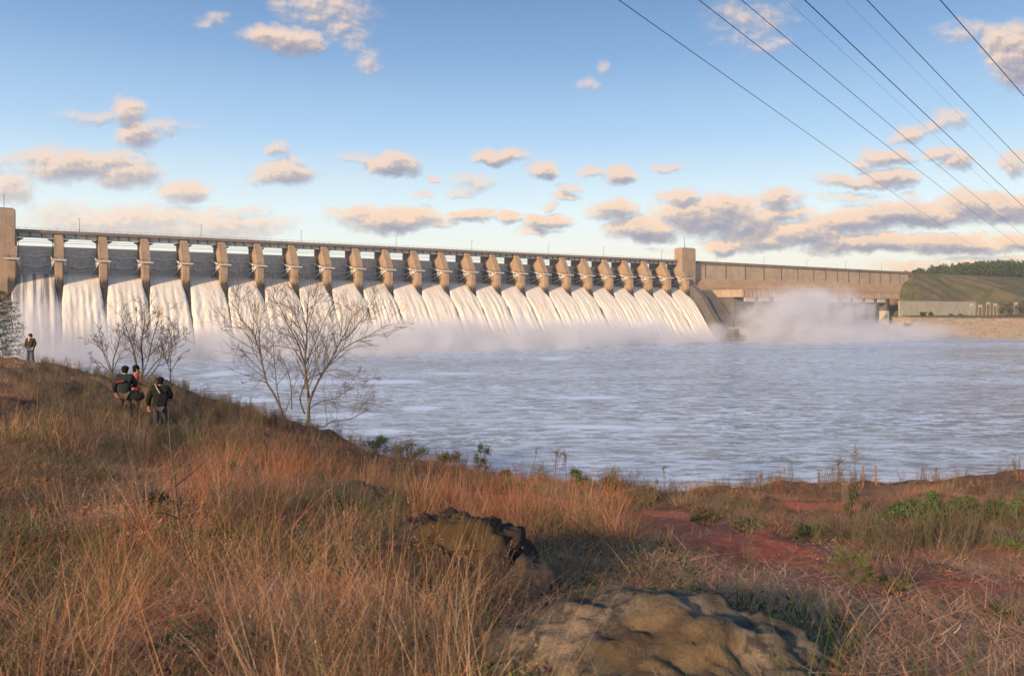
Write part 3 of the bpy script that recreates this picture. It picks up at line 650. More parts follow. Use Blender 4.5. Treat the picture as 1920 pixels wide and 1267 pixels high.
mb.f = [tuple(q) for q in fs[:, ::-1].tolist()]; mb.m = [0] * len(mb.f)
def far_mat(t, o):
    g = t.add('ShaderNodeNewGeometry'); s = t.add('ShaderNodeSeparateXYZ', {0: g.outputs['Position']})
    z = s.outputs[2]; n = t.noise(g.outputs['Position'], 0.12, 6, 0.65); n2 = t.noise(g.outputs['Position'], 0.6, 5, 0.7); n3 = t.noise(g.outputs['Position'], 0.03, 4, 0.6)
    zz = t.math('ADD', z, t.math('MULTIPLY', t.math('SUBTRACT', n, 0.5), 3.0))
    rock = t.mix(t.smooth(n2, 0.35, 0.65), (0.42, 0.34, 0.24), (0.27, 0.22, 0.17)); rock = t.mix(t.smooth(n3, 0.5, 0.62), rock, (0.40, 0.26, 0.18))
    grass = t.mix(t.smooth(n3, 0.4, 0.6), (0.12, 0.12, 0.06), (0.19, 0.145, 0.085)); grass = t.mix(t.smooth(n2, 0.45, 0.65), grass, (0.085, 0.09, 0.045)); grass = t.mix(t.math('MULTIPLY', t.smooth(n, 0.5, 0.66), 0.7), grass, (0.21, 0.165, 0.10))
    pbsdf(t, o, t.mix(t.smooth(zz, 11.6, 13.0), rock, grass), 0.95, t.bump(n2, 0.6, 0.8), spec=0.1)
M_FAR = mat('far_bank_ground', far_mat)
tag(mb.build('far_bank', M_FAR, None, True), None, None, None, 'structure')
rw = tag(empty('retaining_wall', dam2w(523, 18.7, 12.5), DANG), 'long low concrete retaining wall below the green slope beyond the powerhouse', 'retaining wall')
mb = MB(); mb.box(0, 104, -0.6, 0.15, 0, 11.0); mb.build('wall', M_BASE, rw); mb = MB(); mb.box(-.2, 104.2, -0.8, 0.3, 11.0, 11.5); mb.build('coping', M_BASE, rw)

def leaf_mat(name, a, b, rough=0.7, sc=3.0, trans=0.25, third=None, wsc=0.35):
    def f(t, o):
        g = t.add('ShaderNodeNewGeometry'); oi = t.add('ShaderNodeObjectInfo')
        n = t.noise(g.outputs['Position'], sc, 3, 0.6); isl = g.outputs['Random Per Island']
        col = t.mix(t.smooth(t.math('ADD', t.math('MULTIPLY', n, 0.6), t.math('MULTIPLY', isl, 0.4)), 0.25, 0.75), a, b)
        if third:
            k = t.noise(g.outputs['Position'], wsc, 3, 0.6); col = t.mix(t.smooth(t.math('ADD', k, t.math('MULTIPLY', t.math('SUBTRACT', oi.outputs['Random'], 0.5), 0.35)), 0.45, 0.62), col, third)
        val = t.math('MULTIPLY_ADD', oi.outputs['Random'], 0.5, 0.75)
        col = t.mix(1.0, col, t.add('ShaderNodeCombineXYZ', {0: val, 1: val, 2: val}).outputs[0], 'MULTIPLY')
        d = t.add('ShaderNodeBsdfPrincipled', {'Base Color': col, 'Roughness': rough, 'Specular IOR Level': 0.2})
        tr = t.add('ShaderNodeBsdfTranslucent', {'Color': col}); mx = t.add('ShaderNodeMixShader', {0: trans, 1: d.outputs[0], 2: tr.outputs[0]})
        t.l.new(mx.outputs[0], o.inputs[0])
    return mat(name, f)
M_PINE = leaf_mat('pine_foliage', (0.030, 0.050, 0.022), (0.060, 0.078, 0.036), sc=0.2, trans=0.1)
M_BARK = simple('bark', (0.10, 0.08, 0.062), 0.9, 0.35, 6.0)
M_BARKG = simple('grey_bark', (0.125, 0.105, 0.085), 0.9, 0.4, 9.0)
def leaves(mb, centre, radii, n, size, r, up=0.0, mi=0, shell=0.35, aspect=0.5):
    """leaf-sized quads through an ellipsoid"""
    for _ in range(n):
        d = r.normal(0, 1, 3); d /= np.linalg.norm(d) + 1e-9; q = d * (shell + (1 - shell) * r.random() ** 0.6)
        c = Vector((centre[0] + q[0] * radii[0], centre[1] + q[1] * radii[1], centre[2] + q[2] * radii[2]))
        a = Vector(r.normal(0, 1, 3)).normalized(); b = a.cross(Vector(r.normal(0, 1, 3))).normalized(); s_ = size * (0.6 + 0.8 * r.random())
        a = a * s_; b = b * s_ * aspect
        mb.add([c - a, c + b * 0.6, c + a, c - b * 0.6], [(0, 1, 2, 3)], mi)
# wood on the hill
mb = MB(); trk = MB(); r4 = np.random.default_rng(9)
hillpts = []
for k in range(620):
    px = r4.uniform(1688, 1990); d = r4.uniform(760, 1000)
    top = np.interp(px, [1688, 1750, 1840, 1905, 1925, 1990], [511, 499, 489, 487, 492, 497])
    gtop = top + 14; zg = ZC + (HZ - gtop) / F * 900 - (1000 - d) * 0.075
    hillpts.append(((px - CX) / F * d, d, zg))
hp = np.array(hillpts)
for (x, y, z) in hillpts:
    h = r4.uniform(8, 15); rr = r4.uniform(2.8, 5.0)
    trk.tube([(x, y, z - 3), (x, y, z + h * 0.7)], [0.35, 0.12], 4)
    for q in range(4):
        leaves(mb, (x + r4.normal(0, rr * 0.45), y + r4.normal(0, rr * .4), z + h * (0.35 + 0.2 * q)), (rr * (1 - 0.15 * q), rr * (1 - 0.15 * q), h * 0.2), 16, 1.25, r4, aspect=0.8)
fo = tag(mb.build('forest', M_PINE), 'dark wood on the hilltop behind the right end of the dam', 'woodland', None, 'stuff'); trk.build('trunk', M_BARK, fo)
mb = MB(); gx = np.linspace(1600, 2500, 60); gd = np.linspace(690, 1300, 20)
for d in gd:
    for px in gx:
        top = np.interp(px, [1600, 1690, 1750, 1840, 1905, 1925, 1990, 2500], [575, 521, 509, 499, 497, 502, 507, 520])
        mb.v.append(((px - CX) / F * d, d, ZC + (HZ - top) / F * 900 - max(0, (1000 - d)) * 0.075 - 2))
mb.f = [(a * 60 + b, a * 60 + b + 1, (a + 1) * 60 + b + 1, (a + 1) * 60 + b) for a in range(19) for b in range(59)]; mb.m = [0] * len(mb.f)
tag(mb.build('hill', M_FAR, None, True), None, None, None, 'structure')
M_SWITCH = simple('switchyard_steel', (0.26, 0.26, 0.26), 0.5, 0.3, 1.2)
# yard trees and switchyard frames
def tree_far(px, s_t, h, wd, label, seed):
    s_, t_ = s_t; r = np.random.default_rng(seed); root = empty('yard_tree', dam2w(s_, t_, float(far_z(np.array([s_]), np.array([t_]))[0]) - 0.2), 0)
    tag(root, label, 'tree', 'trees by the switchyard'); mb = MB()
    for q in range(9): leaves(mb, (r.normal(0, wd * .35), r.normal(0, wd * .35), h * (0.3 + 0.6 * r.random())), (wd * .5, wd * .5, h * .22), 45, 0.42, r, aspect=0.8)
    mb.build('crown', M_PINE, root); mb = MB(); mb.tube([(0, 0, 0), (0.1, 0, h * .7)], [0.3, 0.1], 5); mb.build('trunk', M_BARK, root)
def solve_s(px, t):
    q = (px - CX) / F; bx = DAM.x + DY * t; by = DAM.y - DX * t; return (q * by - bx) / (DX - q * DY)
for i, (px, t, h, wd, lab) in enumerate([(1880, 55, 11, 3.6, 'dark tree in the switchyard, taller of the two bushy ones'), (1893, 52, 9.5, 3.4, 'dark rounded tree at the right of the switchyard'),
        (1916, 50, 10, 4.5, 'dark tree at the far right edge of the yard'), (1731, 34, 3.2, 2.2, 'small round bush before the retaining wall, left one'), (1746, 34, 3.0, 1.8, 'small round bush before the retaining wall, right one'), (1702, 30, 3.2, 2.4, 'low bush beside the powerhouse end')]):
    tree_far(px, (solve_s(px, t), t), h, wd, lab, 60 + i)
for i, (px, t, hh) in enumerate([(1822, 45, 9), (1838, 50, 8), (1853, 42, 10), (1866, 48, 9), (1905, 46, 9)]):
    s_ = solve_s(px, t); o = tag(empty('switchyard_frame', dam2w(s_, t, float(far_z(np.array([s_]), np.array([t]))[0])), DANG),
        'grey steel switchyard frame, %s from the retaining wall' % ORD[i], 'steel frame', 'switchyard frames on the far bank')
    mb = MB()
    for xx in (-2.6, 2.6):
        mb.tube([(xx, 0, 0), (xx, 0, hh)], 0.16, 4); mb.tube([(xx - .6, 0, 0), (xx, 0, hh * .8)], 0.09, 4); mb.tube([(xx + .6, 0, 0), (xx, 0, hh * .8)], 0.09, 4)
    mb.tube([(-3.3, 0, hh), (3.3, 0, hh)], 0.16, 4); mb.tube([(-3.0, 0, hh - 1), (3.0, 0, hh - 1)], 0.10, 4); mb.build('frame', M_SWITCH, o)
    mb = MB()
    for xx in (-1.6, 0, 1.6): mb.tube([(xx, 0, hh), (xx, 0, hh - 1.8)], 0.18, 5)
    mb.build('insulator', M_WHITE, o)
M_CAR = simple('dark_car_paint', (0.05, 0.055, 0.06), 0.3, 0.1, 1.0, spec=0.6)
for i, (px, t) in enumerate([(1783, 32), (1801, 30)]):
    s_ = solve_s(px, t); o = tag(empty('parked_car', dam2w(s_, t, 13.45), DANG + 0.1), ['dark parked car below the retaining wall, nearer the powerhouse', 'dark parked car below the retaining wall, nearer the switchyard'][i], 'car', 'cars parked on the far bank')
    mb = MB(); mb.prism([(-.9, .35), (.9, .35), (.9, .9), (.75, 1.0), (-.75, 1.0), (-.9, .9)], -2.2, 2.2)
    mb.add([(-1.5, -.75, 1.0), (1.3, -.75, 1.0), (.8, -.62, 1.5), (-1.0, -.62, 1.5), (-1.5, .75, 1.0), (1.3, .75, 1.0), (.8, .62, 1.5), (-1.0, .62, 1.5)], [(0, 1, 2, 3), (7, 6, 5, 4), (1, 5, 6, 2), (3, 2, 6, 7), (0, 3, 7, 4)])
    mb.build('body', M_CAR, o)
    for a in (-1.4, 1.4):
        for b in (-.85, .85):
            mb = MB(); mb.tube([(a, b - .1, .35), (a, b + .1, .35)], 0.35, 10); mb.build('wheel', M_DARK, o)

# ------------------------------------------------------------------ power lines
M_WIRE = simple('wire', (0.05, 0.05, 0.055), 0.6, 0.1, 1.0)
def wire(a, b, d0, d1, sag, rr, label):
    rr = rr * 0.78; A_ = Vector(((a[0] - CX) / F * d0, d0, ZC + (HZ - a[1]) / F * d0)); B_ = Vector(((b[0] - CX) / F * d1, d1, ZC + (HZ - b[1]) / F * d1))
    A2 = A_ + (A_ - B_) * 0.10; pts = []
    for k in range(61):
        l = k / 60; l = l * l * 0.6 + l * 0.4; q = A2.lerp(B_, l); q.z -= 4 * sag * l * (1 - l); pts.append(q)
    o_ = sum(pts, Vector()) / len(pts); mb = MB(); mb.tube([q for q in pts], rr, 5)
    o = mb.build('power_line', M_WIRE); tag(o, label, 'power line', 'power lines crossing the sky')
wire((1186, -12), (1885, 489), 70, 880, 4.5, 0.05, 'leftmost power line, crossing the sky down to the wooded hill')
wire((1334, -12), (2010, 520), 70, 880, 4.5, 0.05, 'second power line from the left, crossing the sky')
wire((1412, -12), (2060, 540), 70, 880, 4.5, 0.045, 'third power line from the left, crossing the sky')
wire((1523, -14), (2120, 560), 60, 880, 3.5, 0.055, 'thickest dark power line in the middle of the sky')
wire((1638, -12), (2200, 580), 66, 880, 3.5, 0.05, 'power line second from the right corner')
wire((1773, -12), (2300, 600), 60, 880, 3.0, 0.05, 'rightmost power line, crossing the upper right corner')
wire((1480, -12), (2090, 545), 95, 880, 3.5, 0.022, 'very thin faint power line just left of the thickest line')
wire((1590, -12), (2160, 560), 95, 880, 3.5, 0.018, 'very thin faint power line just right of the thickest line')

# ------------------------------------------------------------------ vegetation materials
M_TALL = leaf_mat('tall_dry_grass', (0.40, 0.165, 0.065), (0.76, 0.40, 0.19), sc=1.4, third=(0.52, 0.37, 0.23))
M_RED = leaf_mat('red_grass', (0.38, 0.10, 0.04), (0.70, 0.27, 0.12), sc=1.4, third=(0.50, 0.28, 0.15))
M_STRAW = leaf_mat('straw', (0.48, 0.30, 0.17), (0.82, 0.62, 0.42), sc=2.0, third=(0.30, 0.16, 0.085))
M_WEED = leaf_mat('dry_weed', (0.085, 0.065, 0.045), (0.24, 0.175, 0.12), sc=1.0, third=(0.13, 0.12, 0.07), trans=0.1)
M_GREEN = leaf_mat('green_weed', (0.035, 0.065, 0.018), (0.10, 0.15, 0.045), sc=2.0, third=(0.17, 0.15, 0.055))
M_SHRUB = leaf_mat('shrub_leaf', (0.05, 0.085, 0.028), (0.14, 0.20, 0.07), sc=5.0)
M_SHRUB2 = leaf_mat('dull_shrub_leaf', (0.09, 0.09, 0.045), (0.20, 0.18, 0.10), sc=5.0)
M_LITTER = leaf_mat('leaf_litter', (0.24, 0.095, 0.045), (0.60, 0.29, 0.15), sc=3.0, trans=0.05)

# ------------------------------------------------------------------ scattered ground vegetation
def blade(mb, x, y, h, wd, lean, az, curve, r, z0=0.0, nseg=4):
    ca, sa = math.cos(az), math.sin(az); pts = []
    for k in range(nseg + 1):
        t = k / nseg; out = lean * t + curve * t * t
        pts.append((x + ca * out, y + sa * out, z0 + h * t - 0.18 * t * t * min(abs(curve), abs(h))))
    wa = az + r.uniform(-0.9, 0.9) + math.pi / 2; vs = []
    for k, q in enumerate(pts):
        t = k / nseg; ww = wd * (1 - 0.85 * t) * 0.5
        vs += [(q[0] - math.cos(wa) * ww, q[1] - math.sin(wa) * ww, q[2]), (q[0] + math.cos(wa) * ww, q[1] + math.sin(wa) * ww, q[2])]
    mb.add(vs, [(2 * k, 2 * k + 1, 2 * k + 3, 2 * k + 2) for k in range(nseg)])
    return pts[-1]
def proto(coll, name, me):
    o = bpy.data.objects.new(name, me); coll.objects.link(o); return o
def grass_protos(cname, material, n, blades, hmin, hmax, wd, rad_, lean, head=0.0, seed=0):
    coll = bpy.data.collections.new(cname); r = np.random.default_rng(seed)
    for i in range(n):
        mb = MB()
        for b in range(blades):
            a = r.uniform(0, 6.28); d = rad_ * math.sqrt(r.random()); h = r.uniform(hmin, hmax)
            tip = blade(mb, d * math.cos(a), d * math.sin(a), h, wd * r.uniform(.6, 1.3), lean * h * r.uniform(0.1, 1.6), a + r.normal(0, .8), h * r.uniform(-0.1, 0.8), r)
            if head and r.random() < 0.4:
                for q in range(5):
                    c = Vector(tip) + Vector((r.normal(0, .012), r.normal(0, .012), -0.02 * q)); s_ = head * r.uniform(.5, 1.2)
                    v1 = Vector(r.normal(0, 1, 3)).normalized() * s_ * 0.35; v2 = Vector((r.normal(0, .3), r.normal(0, .3), 1)).normalized() * s_
                    mb.add([c - v2, c + v1, c + v2, c - v1], [(0, 1, 2, 3)])
        proto(coll, '%s_%02d' % (cname, i), mb.mesh(cname, material))
    return coll
def flat_protos(cname, material, n, blades, lmin, lmax, wd, spread, zmax, seed):
    coll = bpy.data.collections.new(cname); r = np.random.default_rng(seed)
    for i in range(n):
        mb = MB()
        for b in range(blades):
            a = r.uniform(0, 6.28); L_ = r.uniform(lmin, lmax); x, y = r.normal(0, spread, 2)
            blade(mb, x, y, r.uniform(-0.02, zmax), wd * r.uniform(.5, 1.4), L_, a, r.uniform(-.1, .1), r, z0=r.uniform(0.0, 0.03))
        proto(coll, '%s_%02d' % (cname, i), mb.mesh(cname, material))
    return coll
def weed_protos(cname, material, n, stems, h, rad0, seed, seeds=True):
    coll = bpy.data.collections.new(cname); r = np.random.default_rng(seed)
    for i in range(n):
        mb = MB()
        for s_ in range(stems):
            a = r.uniform(0, 6.28); base = Vector((0.1 * r.normal(), 0.1 * r.normal(), -0.03)); hh = h * r.uniform(.6, 1.15)
            d = Vector((math.cos(a) * r.uniform(.05, .35), math.sin(a) * r.uniform(.05, .35), 1)).normalized()
            pts = [base + d * hh * k / 4 + Vector((r.normal(0, .012), r.normal(0, .012), 0)) for k in range(5)]
            mb.tube(pts, [rad0 * (1 - .17 * k) for k in range(5)], 3, cap=False)
            for k in range(7):
                t = r.uniform(.25, 1); p0 = base + d * hh * t; a2 = r.uniform(0, 6.28); l2 = hh * r.uniform(.10, .32)
                p1 = p0 + Vector((math.cos(a2) * .6, math.sin(a2) * .6, .8)).normalized() * l2
                mb.tube([p0, (p0 + p1) / 2 + Vector((0, 0, -.01)), p1], [rad0 * .5, rad0 * .4, rad0 * .3], 3, cap=False)
                if seeds:
                    for q in range(3):
                        c = p0.lerp(p1, r.uniform(.5, 1.05)); v1 = Vector(r.normal(0, 1, 3)).normalized() * r.uniform(.003, .007); v2 = v1.cross(Vector(r.normal(0, 1, 3))).normalized() * r.uniform(.003, .008)
                        mb.add([c - v1, c - v2, c + v1, c + v2], [(0, 1, 2, 3)])
        proto(coll, '%s_%02d' % (cname, i), mb.mesh(cname, material))
    return coll
def leaf_protos(cname, material, n, count, size, rr, hh, seed):
    coll = bpy.data.collections.new(cname); r = np.random.default_rng(seed)
    for i in range(n):
        mb = MB(); leaves(mb, (0, 0, hh * .5), (rr, rr, hh * .5), count, size, r, shell=0.1)
        proto(coll, '%s_%02d' % (cname, i), mb.mesh(cname, material))
    return coll
def scatter(name, coll, P, rot, scl, label):
    n = len(P); nk = len(coll.objects)
    me = bpy.data.meshes.new(name); me.vertices.add(n); me.vertices.foreach_set('co', np.asarray(P, float).ravel())
    a = me.attributes.new('rot', 'FLOAT_VECTOR', 'POINT'); a.data.foreach_set('vector', np.asarray(rot, float).ravel())
    a = me.attributes.new('scl', 'FLOAT', 'POINT'); a.data.foreach_set('value', np.asarray(scl, float))
    a = me.attributes.new('pick', 'INT', 'POINT'); a.data.foreach_set('value', rng.integers(0, nk, n).astype(np.int32))
    o = bpy.data.objects.new(name, me); link(o)
    ng = bpy.data.node_groups.new(name + '_scatter', 'GeometryNodeTree')
    ng.interface.new_socket('Geometry', in_out='INPUT', socket_type='NodeSocketGeometry'); ng.interface.new_socket('Geometry', in_out='OUTPUT', socket_type='NodeSocketGeometry')
    N = ng.nodes; L = ng.links; gi = N.new('NodeGroupInput'); go = N.new('NodeGroupOutput'); iop = N.new('GeometryNodeInstanceOnPoints'); ci = N.new('GeometryNodeCollectionInfo')
    ci.inputs['Collection'].default_value = coll; ci.inputs['Separate Children'].default_value = True; ci.inputs['Reset Children'].default_value = True
    def na(nm, dt):
        q = N.new('GeometryNodeInputNamedAttribute'); q.data_type = dt; q.inputs['Name'].default_value = nm; return q.outputs['Attribute']
    e2r = N.new('FunctionNodeEulerToRotation'); L.new(na('rot', 'FLOAT_VECTOR'), e2r.inputs[0])
    L.new(gi.outputs[0], iop.inputs['Points']); L.new(ci.outputs[0], iop.inputs['Instance']); iop.inputs['Pick Instance'].default_value = True
    L.new(na('pick', 'INT'), iop.inputs['Instance Index']); L.new(e2r.outputs[0], iop.inputs['Rotation']); L.new(na('scl', 'FLOAT'), iop.inputs['Scale']); L.new(iop.outputs[0], go.inputs[0])
    m = o.modifiers.new('scatter', 'NODES'); m.node_group = ng
    return tag(o, label, 'vegetation', None, 'stuff')
def vnoise(x, y, sc, seed):
    """smooth value noise 0..1"""
    r = np.random.default_rng(seed); G = r.random((64, 64)); X = x / sc + 17.3; Y = y / sc + 9.1
    xi = np.floor(X).astype(int); yi = np.floor(Y).astype(int); fx = X - xi; fy = Y - yi; fx = fx * fx * (3 - 2 * fx); fy = fy * fy * (3 - 2 * fy)
    g = lambda a, b: G[a % 64, b % 64]
    return (g(xi, yi) * (1 - fx) + g(xi + 1, yi) * fx) * (1 - fy) + (g(xi, yi + 1) * (1 - fx) + g(xi + 1, yi + 1) * fx) * fy
KEEP = []      # (x, y, r): bare spots kept free: boulders and the like
def sample(n, rmin, rmax, dens, lo=-43, hi=43, power=0.8):
    """random points on the bank; dens(px, py, x, y) gives the share that is kept"""
    a = np.radians(rng.uniform(lo, hi, n)); r = np.exp(rng.uniform(np.log(rmin), np.log(rmax), n)) if power is None else (rmin ** power + rng.random(n) * (rmax ** power - rmin ** power)) ** (1 / power)
    x = r * np.sin(a); y = r * np.cos(a); r3_ = np.interp(np.degrees(a), TA, TR[:, 2]); z = gz(x, y)
    px = CX + F * x / y; py = HZ - F * (z - ZC) / y
    d = dens(px, py, x, y) * (r < r3_ + 5)
    for (kx, ky, kr) in KEEP: d = d * (np.hypot(x - kx, y - ky) > kr)
    k = rng.random(n) < d
    return x[k], y[k], z[k], px[k], py[k]
def on_path(x, y): return np.maximum(np.clip(2 * pathmask(x, y, WP, 1.0), 0, 1), 0.75 * pathmask(x, y, WT, 0.6))
def box_(px, py, a, b, c, d, s=60):
    f = lambda v, lo, hi: np.clip((v - lo) / s + .5, 0, 1) * np.clip((hi - v) / s + .5, 0, 1)
    return f(px, a, b) * f(py, c, d)
def put(name, coll, n, rmin, rmax, dens, scale, tilt, label, lo=-43, hi=43, power=0.8, wind=0.0, sink=0.03):
    x, y, z, px, py = sample(n, rmin, rmax, dens, lo, hi, power); m = len(x)
    sc = scale[0] + (scale[1] - scale[0]) * rng.random(m)
    rot = np.stack([rng.normal(0, tilt, m), rng.normal(0, tilt, m) + wind, rng.uniform(0, 6.28, m)], -1)
    # wind leans the clump to the right whatever its own turn is
    if wind:
        rot[:, 2] = rng.uniform(-3.1, 3.1, m) ; rot[:, 0] = rng.normal(0, tilt, m) ; rot[:, 1] = wind * np.clip(1.3 - (px / 1500), 0.25, 1.2) + rng.normal(0, tilt, m)
    print(name, m)
    return scatter(name, coll, np.stack([x, y, z - sink], -1), rot, sc, label)

boulders = [  # px, py of the top, half width, depth, label
    ('boulder', 1225, 1122, 0.78, 3.4, 0.62, 0.54, 'large lichen-covered boulder with rusty moss at the bottom of the view', 1),
    ('boulder', 850, 958, 0.58, 5.2, 0.5, 0.62, 'dark brown boulder with round pale lichen spots behind tall grass', 2),
    ('boulder', 985, 1045, 0.24, 4.9, 0.28, 0.26, 'smaller dark rock with a pale lichen spot between the two big boulders', 3),
    ('boulder', 655, 905, 0.42, 9.6, 0.4, 0.30, 'dark mossy rock half buried in brown grass', 4),
    ('boulder', 565, 988, 0.20, 6.9, 0.2, 0.13, 'low flat brown rock in dry leaves', 5),
    ('boulder', 252, 862, 0.25, 12.2, 0.2, 0.20, 'small whitish rock in the dry grass on the slope', 6)]
for b in boulders:
    KEEP.append(((b[1] - CX) / F * b[4], b[4], max(b[3], b[5]) * 0.85))

g_tall = grass_protos('tallgrass', M_TALL, 7, 26, 0.45, 0.95, 0.0035, 0.16, 0.30, 0.007, 1)
g_tallf = grass_protos('tallgrassfar', M_TALL, 5, 20, 0.45, 0.85, 0.010, 0.3, 0.35, 0.015, 2)
g_red = grass_protos('redgrass', M_RED, 6, 26, 0.40, 0.85, 0.0048, 0.18, 0.28, 0.009, 3)
g_redf = grass_protos('redgrassfar', M_RED, 5, 20, 0.35, 0.7, 0.011, 0.3, 0.35, 0.016, 4)
g_short = grass_protos('shortgrass', M_STRAW, 6, 30, 0.08, 0.30, 0.0045, 0.14, 0.8, 0, 5)
g_flat = flat_protos('strawmat', M_STRAW, 7, 60, 0.06, 0.30, 0.0034, 0.20, 0.07, 6)
g_flatr = flat_protos('brownmat', M_LITTER, 6, 46, 0.12, 0.45, 0.006, 0.20, 0.08, 7)
g_weed = weed_protos('dryweed', M_WEED, 7, 7, 0.75, 0.0035, 8)
g_weedf = weed_protos('dryweedfar', M_WEED, 6, 8, 0.8, 0.008, 9)
g_green = grass_protos('greentuft', M_GREEN, 6, 26, 0.06, 0.24, 0.009, 0.12, 0.9, 0, 10)
g_forb = leaf_protos('greenforb', M_GREEN, 5, 55, 0.022, 0.16, 0.18, 11)
g_leaf = leaf_protos('brownleaves', M_LITTER, 6, 46, 0.024, 0.34, 0.07, 12)

def veil(px, py, x, y):
    """thin out what would stand right in front of the boulders"""
    return (1 - 0.97 * box_(px, py, 930, 1540, 1075, 1800, 30)) * (1 - 0.3 * box_(px, py, 690, 1020, 1010, 1400, 30)) * (1 - 0.9 * box_(px, py, 1060, 2600, 1030, 1700, 40))
def d_tall(px, py, x, y):
    n = vnoise(x, y, 1.3, 1); e = 0.035 + 0.55 * box_(px, py, -600, 260, 760, 1500, 120) * (0.0 + (n > .35) * n * 1.3) + 0.26 * box_(px, py, 200, 980, 1100, 1600, 60) * (n > .55) \
        + 0.25 * box_(px, py, 300, 760, 880, 1020, 60) * (n > .6)
    return np.clip(e * (1 - 0.75 * box_(px, py, 430, 720, 960, 1080, 50)), 0, 1) * (1 - on_path(x, y)) * veil(px, py, x, y)
put('tall_grass', g_tall, 2600, 2.3, 9, d_tall, (0.35, 0.8), 0.22, 'tall orange brown dry grass bending in the wind', power=1.1, wind=0.34)
put('tall_grass', g_tallf, 9000, 8.5, 60, lambda px, py, x, y: np.clip(0.06 + 0.75 * box_(px, py, -900, 300, 600, 950, 100) * (vnoise(x, y, 2.5, 2) > .45), 0, 1) * (1 - on_path(x, y)), (0.35, 0.75), 0.22,
    'tall orange brown dry grass on the left slope', power=1.3, wind=0.25)
put('red_grass', g_red, 3600, 5.0, 17, lambda px, py, x, y: np.clip(1.0 * box_(px, py, 760, 1190, 870, 1040, 50) * (0.15 + vnoise(x, y, 1.0, 3)) + 0.35 * box_(px, py, 380, 760, 840, 960, 50) + 0.06, 0, 1) * (1 - on_path(x, y)) * (1 - 0.95 * box_(px, py, 1190, 2600, 1000, 1700, 50)), (0.4, 0.9), 0.2,
    'reddish dry grass standing along the path', power=1.3, wind=0.12)
put('red_grass', g_redf, 9000, 12, 45, lambda px, py, x, y: np.clip(0.8 * box_(px, py, 380, 1250, 700, 990, 60) * (0.1 + vnoise(x, y, 2.0, 4)) + 0.25 * box_(px, py, 1250, 2000, 880, 940, 30), 0, 1) * (1 - on_path(x, y)), (0.3, 0.65), 0.2,
    'reddish brown grass along the brink of the bank', power=1.4, wind=0.12)
put('short_grass', g_short, 13000, 1.9, 26, lambda px, py, x, y: (1 - .8 * box_(px, py, 1130, 2200, 960, 1230, 30)) * np.clip(0.18 + 0.9 * (vnoise(x, y, 0.8, 5) > .5), 0, 1) * (1 - 0.97 * on_path(x, y)) * (1 - .8 * box_(px, py, 940, 1520, 1100, 1800, 30)), (0.25, 0.85), 0.2, 'short dry straw-coloured grass', power=1.0)
put('short_red_grass', g_redf, 6500, 3.5, 22, lambda px, py, x, y: np.clip(0.06 + 0.9 * (vnoise(x, y, 1.1, 15) > .56), 0, 1) * (1 - on_path(x, y)) * (1 - 0.85 * box_(px, py, 1000, 2600, 1060, 1800, 40)), (0.16, 0.34), 0.2, 'short reddish brown bunch grass', power=1.1, wind=.1)
put('straw_litter', g_flat, 13000, 1.9, 22, lambda px, py, x, y: np.clip(0.15 + 0.8 * box_(px, py, 950, 2500, 1040, 1700, 80) + 0.7 * (vnoise(x, y, 0.9, 6) > .48), 0, 1) * (1 - 0.95 * on_path(x, y)), (0.6, 1.3), 0.04, 'matted dead straw lying on the ground', power=0.9, sink=0.0)
put('brown_litter', g_flatr, 9000, 1.9, 26, lambda px, py, x, y: 0.75 * (1 - 0.95 * on_path(x, y)), (0.6, 1.4), 0.04, 'brown dead stems and thatch on the ground', power=0.9, sink=0.0)
put('leaf_litter', g_leaf, 6500, 1.9, 15, lambda px, py, x, y: (0.25 + 0.6 * (vnoise(x, y, 1.1, 7) > .5)) * (1 - 0.985 * on_path(x, y)), (0.7, 1.3), 0.05, 'fallen brown leaves on the ground', power=0.9, sink=0.02)
put('dry_weeds', g_weed, 3000, 3.0, 15, lambda px, py, x, y: np.clip(0.05 + 0.8 * box_(px, py, 1600, 2600, 990, 1060, 30) + 0.30 * box_(px, py, 1080, 1560, 940, 985, 30) + 0.6 * (vnoise(x, y, 1.4, 8) > .52), 0, 1) * (1 - on_path(x, y)) * veil(px, py, x, y), (0.3, 0.75), 0.12, 'brittle grey brown dead weeds', power=1.2)
put('dry_weeds', g_weedf, 12000, 11.5, 62, lambda px, py, x, y: np.clip(0.10 + 0.95 * box_(px, py, 60, 560, 670, 850, 50) * (0.2 + vnoise(x, y, 3.0, 9)) + 0.9 * box_(px, py, 1600, 2600, 985, 1045, 20) + 0.2 * box_(px, py, 560, 1600, 780, 940, 40), 0, 1) * (1 - on_path(x, y)), (0.3, 0.85), 0.12,
    'grey brown dead brush on the slope and along the brink', power=1.4)
put('green_grass', g_green, 5200, 1.9, 20, lambda px, py, x, y: (1 - .8 * box_(px, py, 1130, 2200, 960, 1200, 30)) * np.clip(0.9 * (vnoise(x, y, 1.2, 10) > .56) + 0.5 * box_(px, py, 1480, 2500, 1100, 1700, 60) * (vnoise(x, y, .7, 11) > .5) + 0.04, 0, 1) * (1 - 0.97 * on_path(x, y)), (0.6, 1.4), 0.15, 'small green grass tufts between the straw', power=0.9)
put('green_weeds', g_forb, 3200, 2.4, 26, lambda px, py, x, y: np.clip(0.85 * (vnoise(x, y, 1.6, 12) > .60) + 0.45 * box_(px, py, 1500, 2500, 1110, 1500, 60) * (vnoise(x, y, .9, 13) > .55) + .02, 0, 1) * (1 - on_path(x, y)), (0.5, 1.2), 0.2, 'low green leafy weeds', power=1.0)

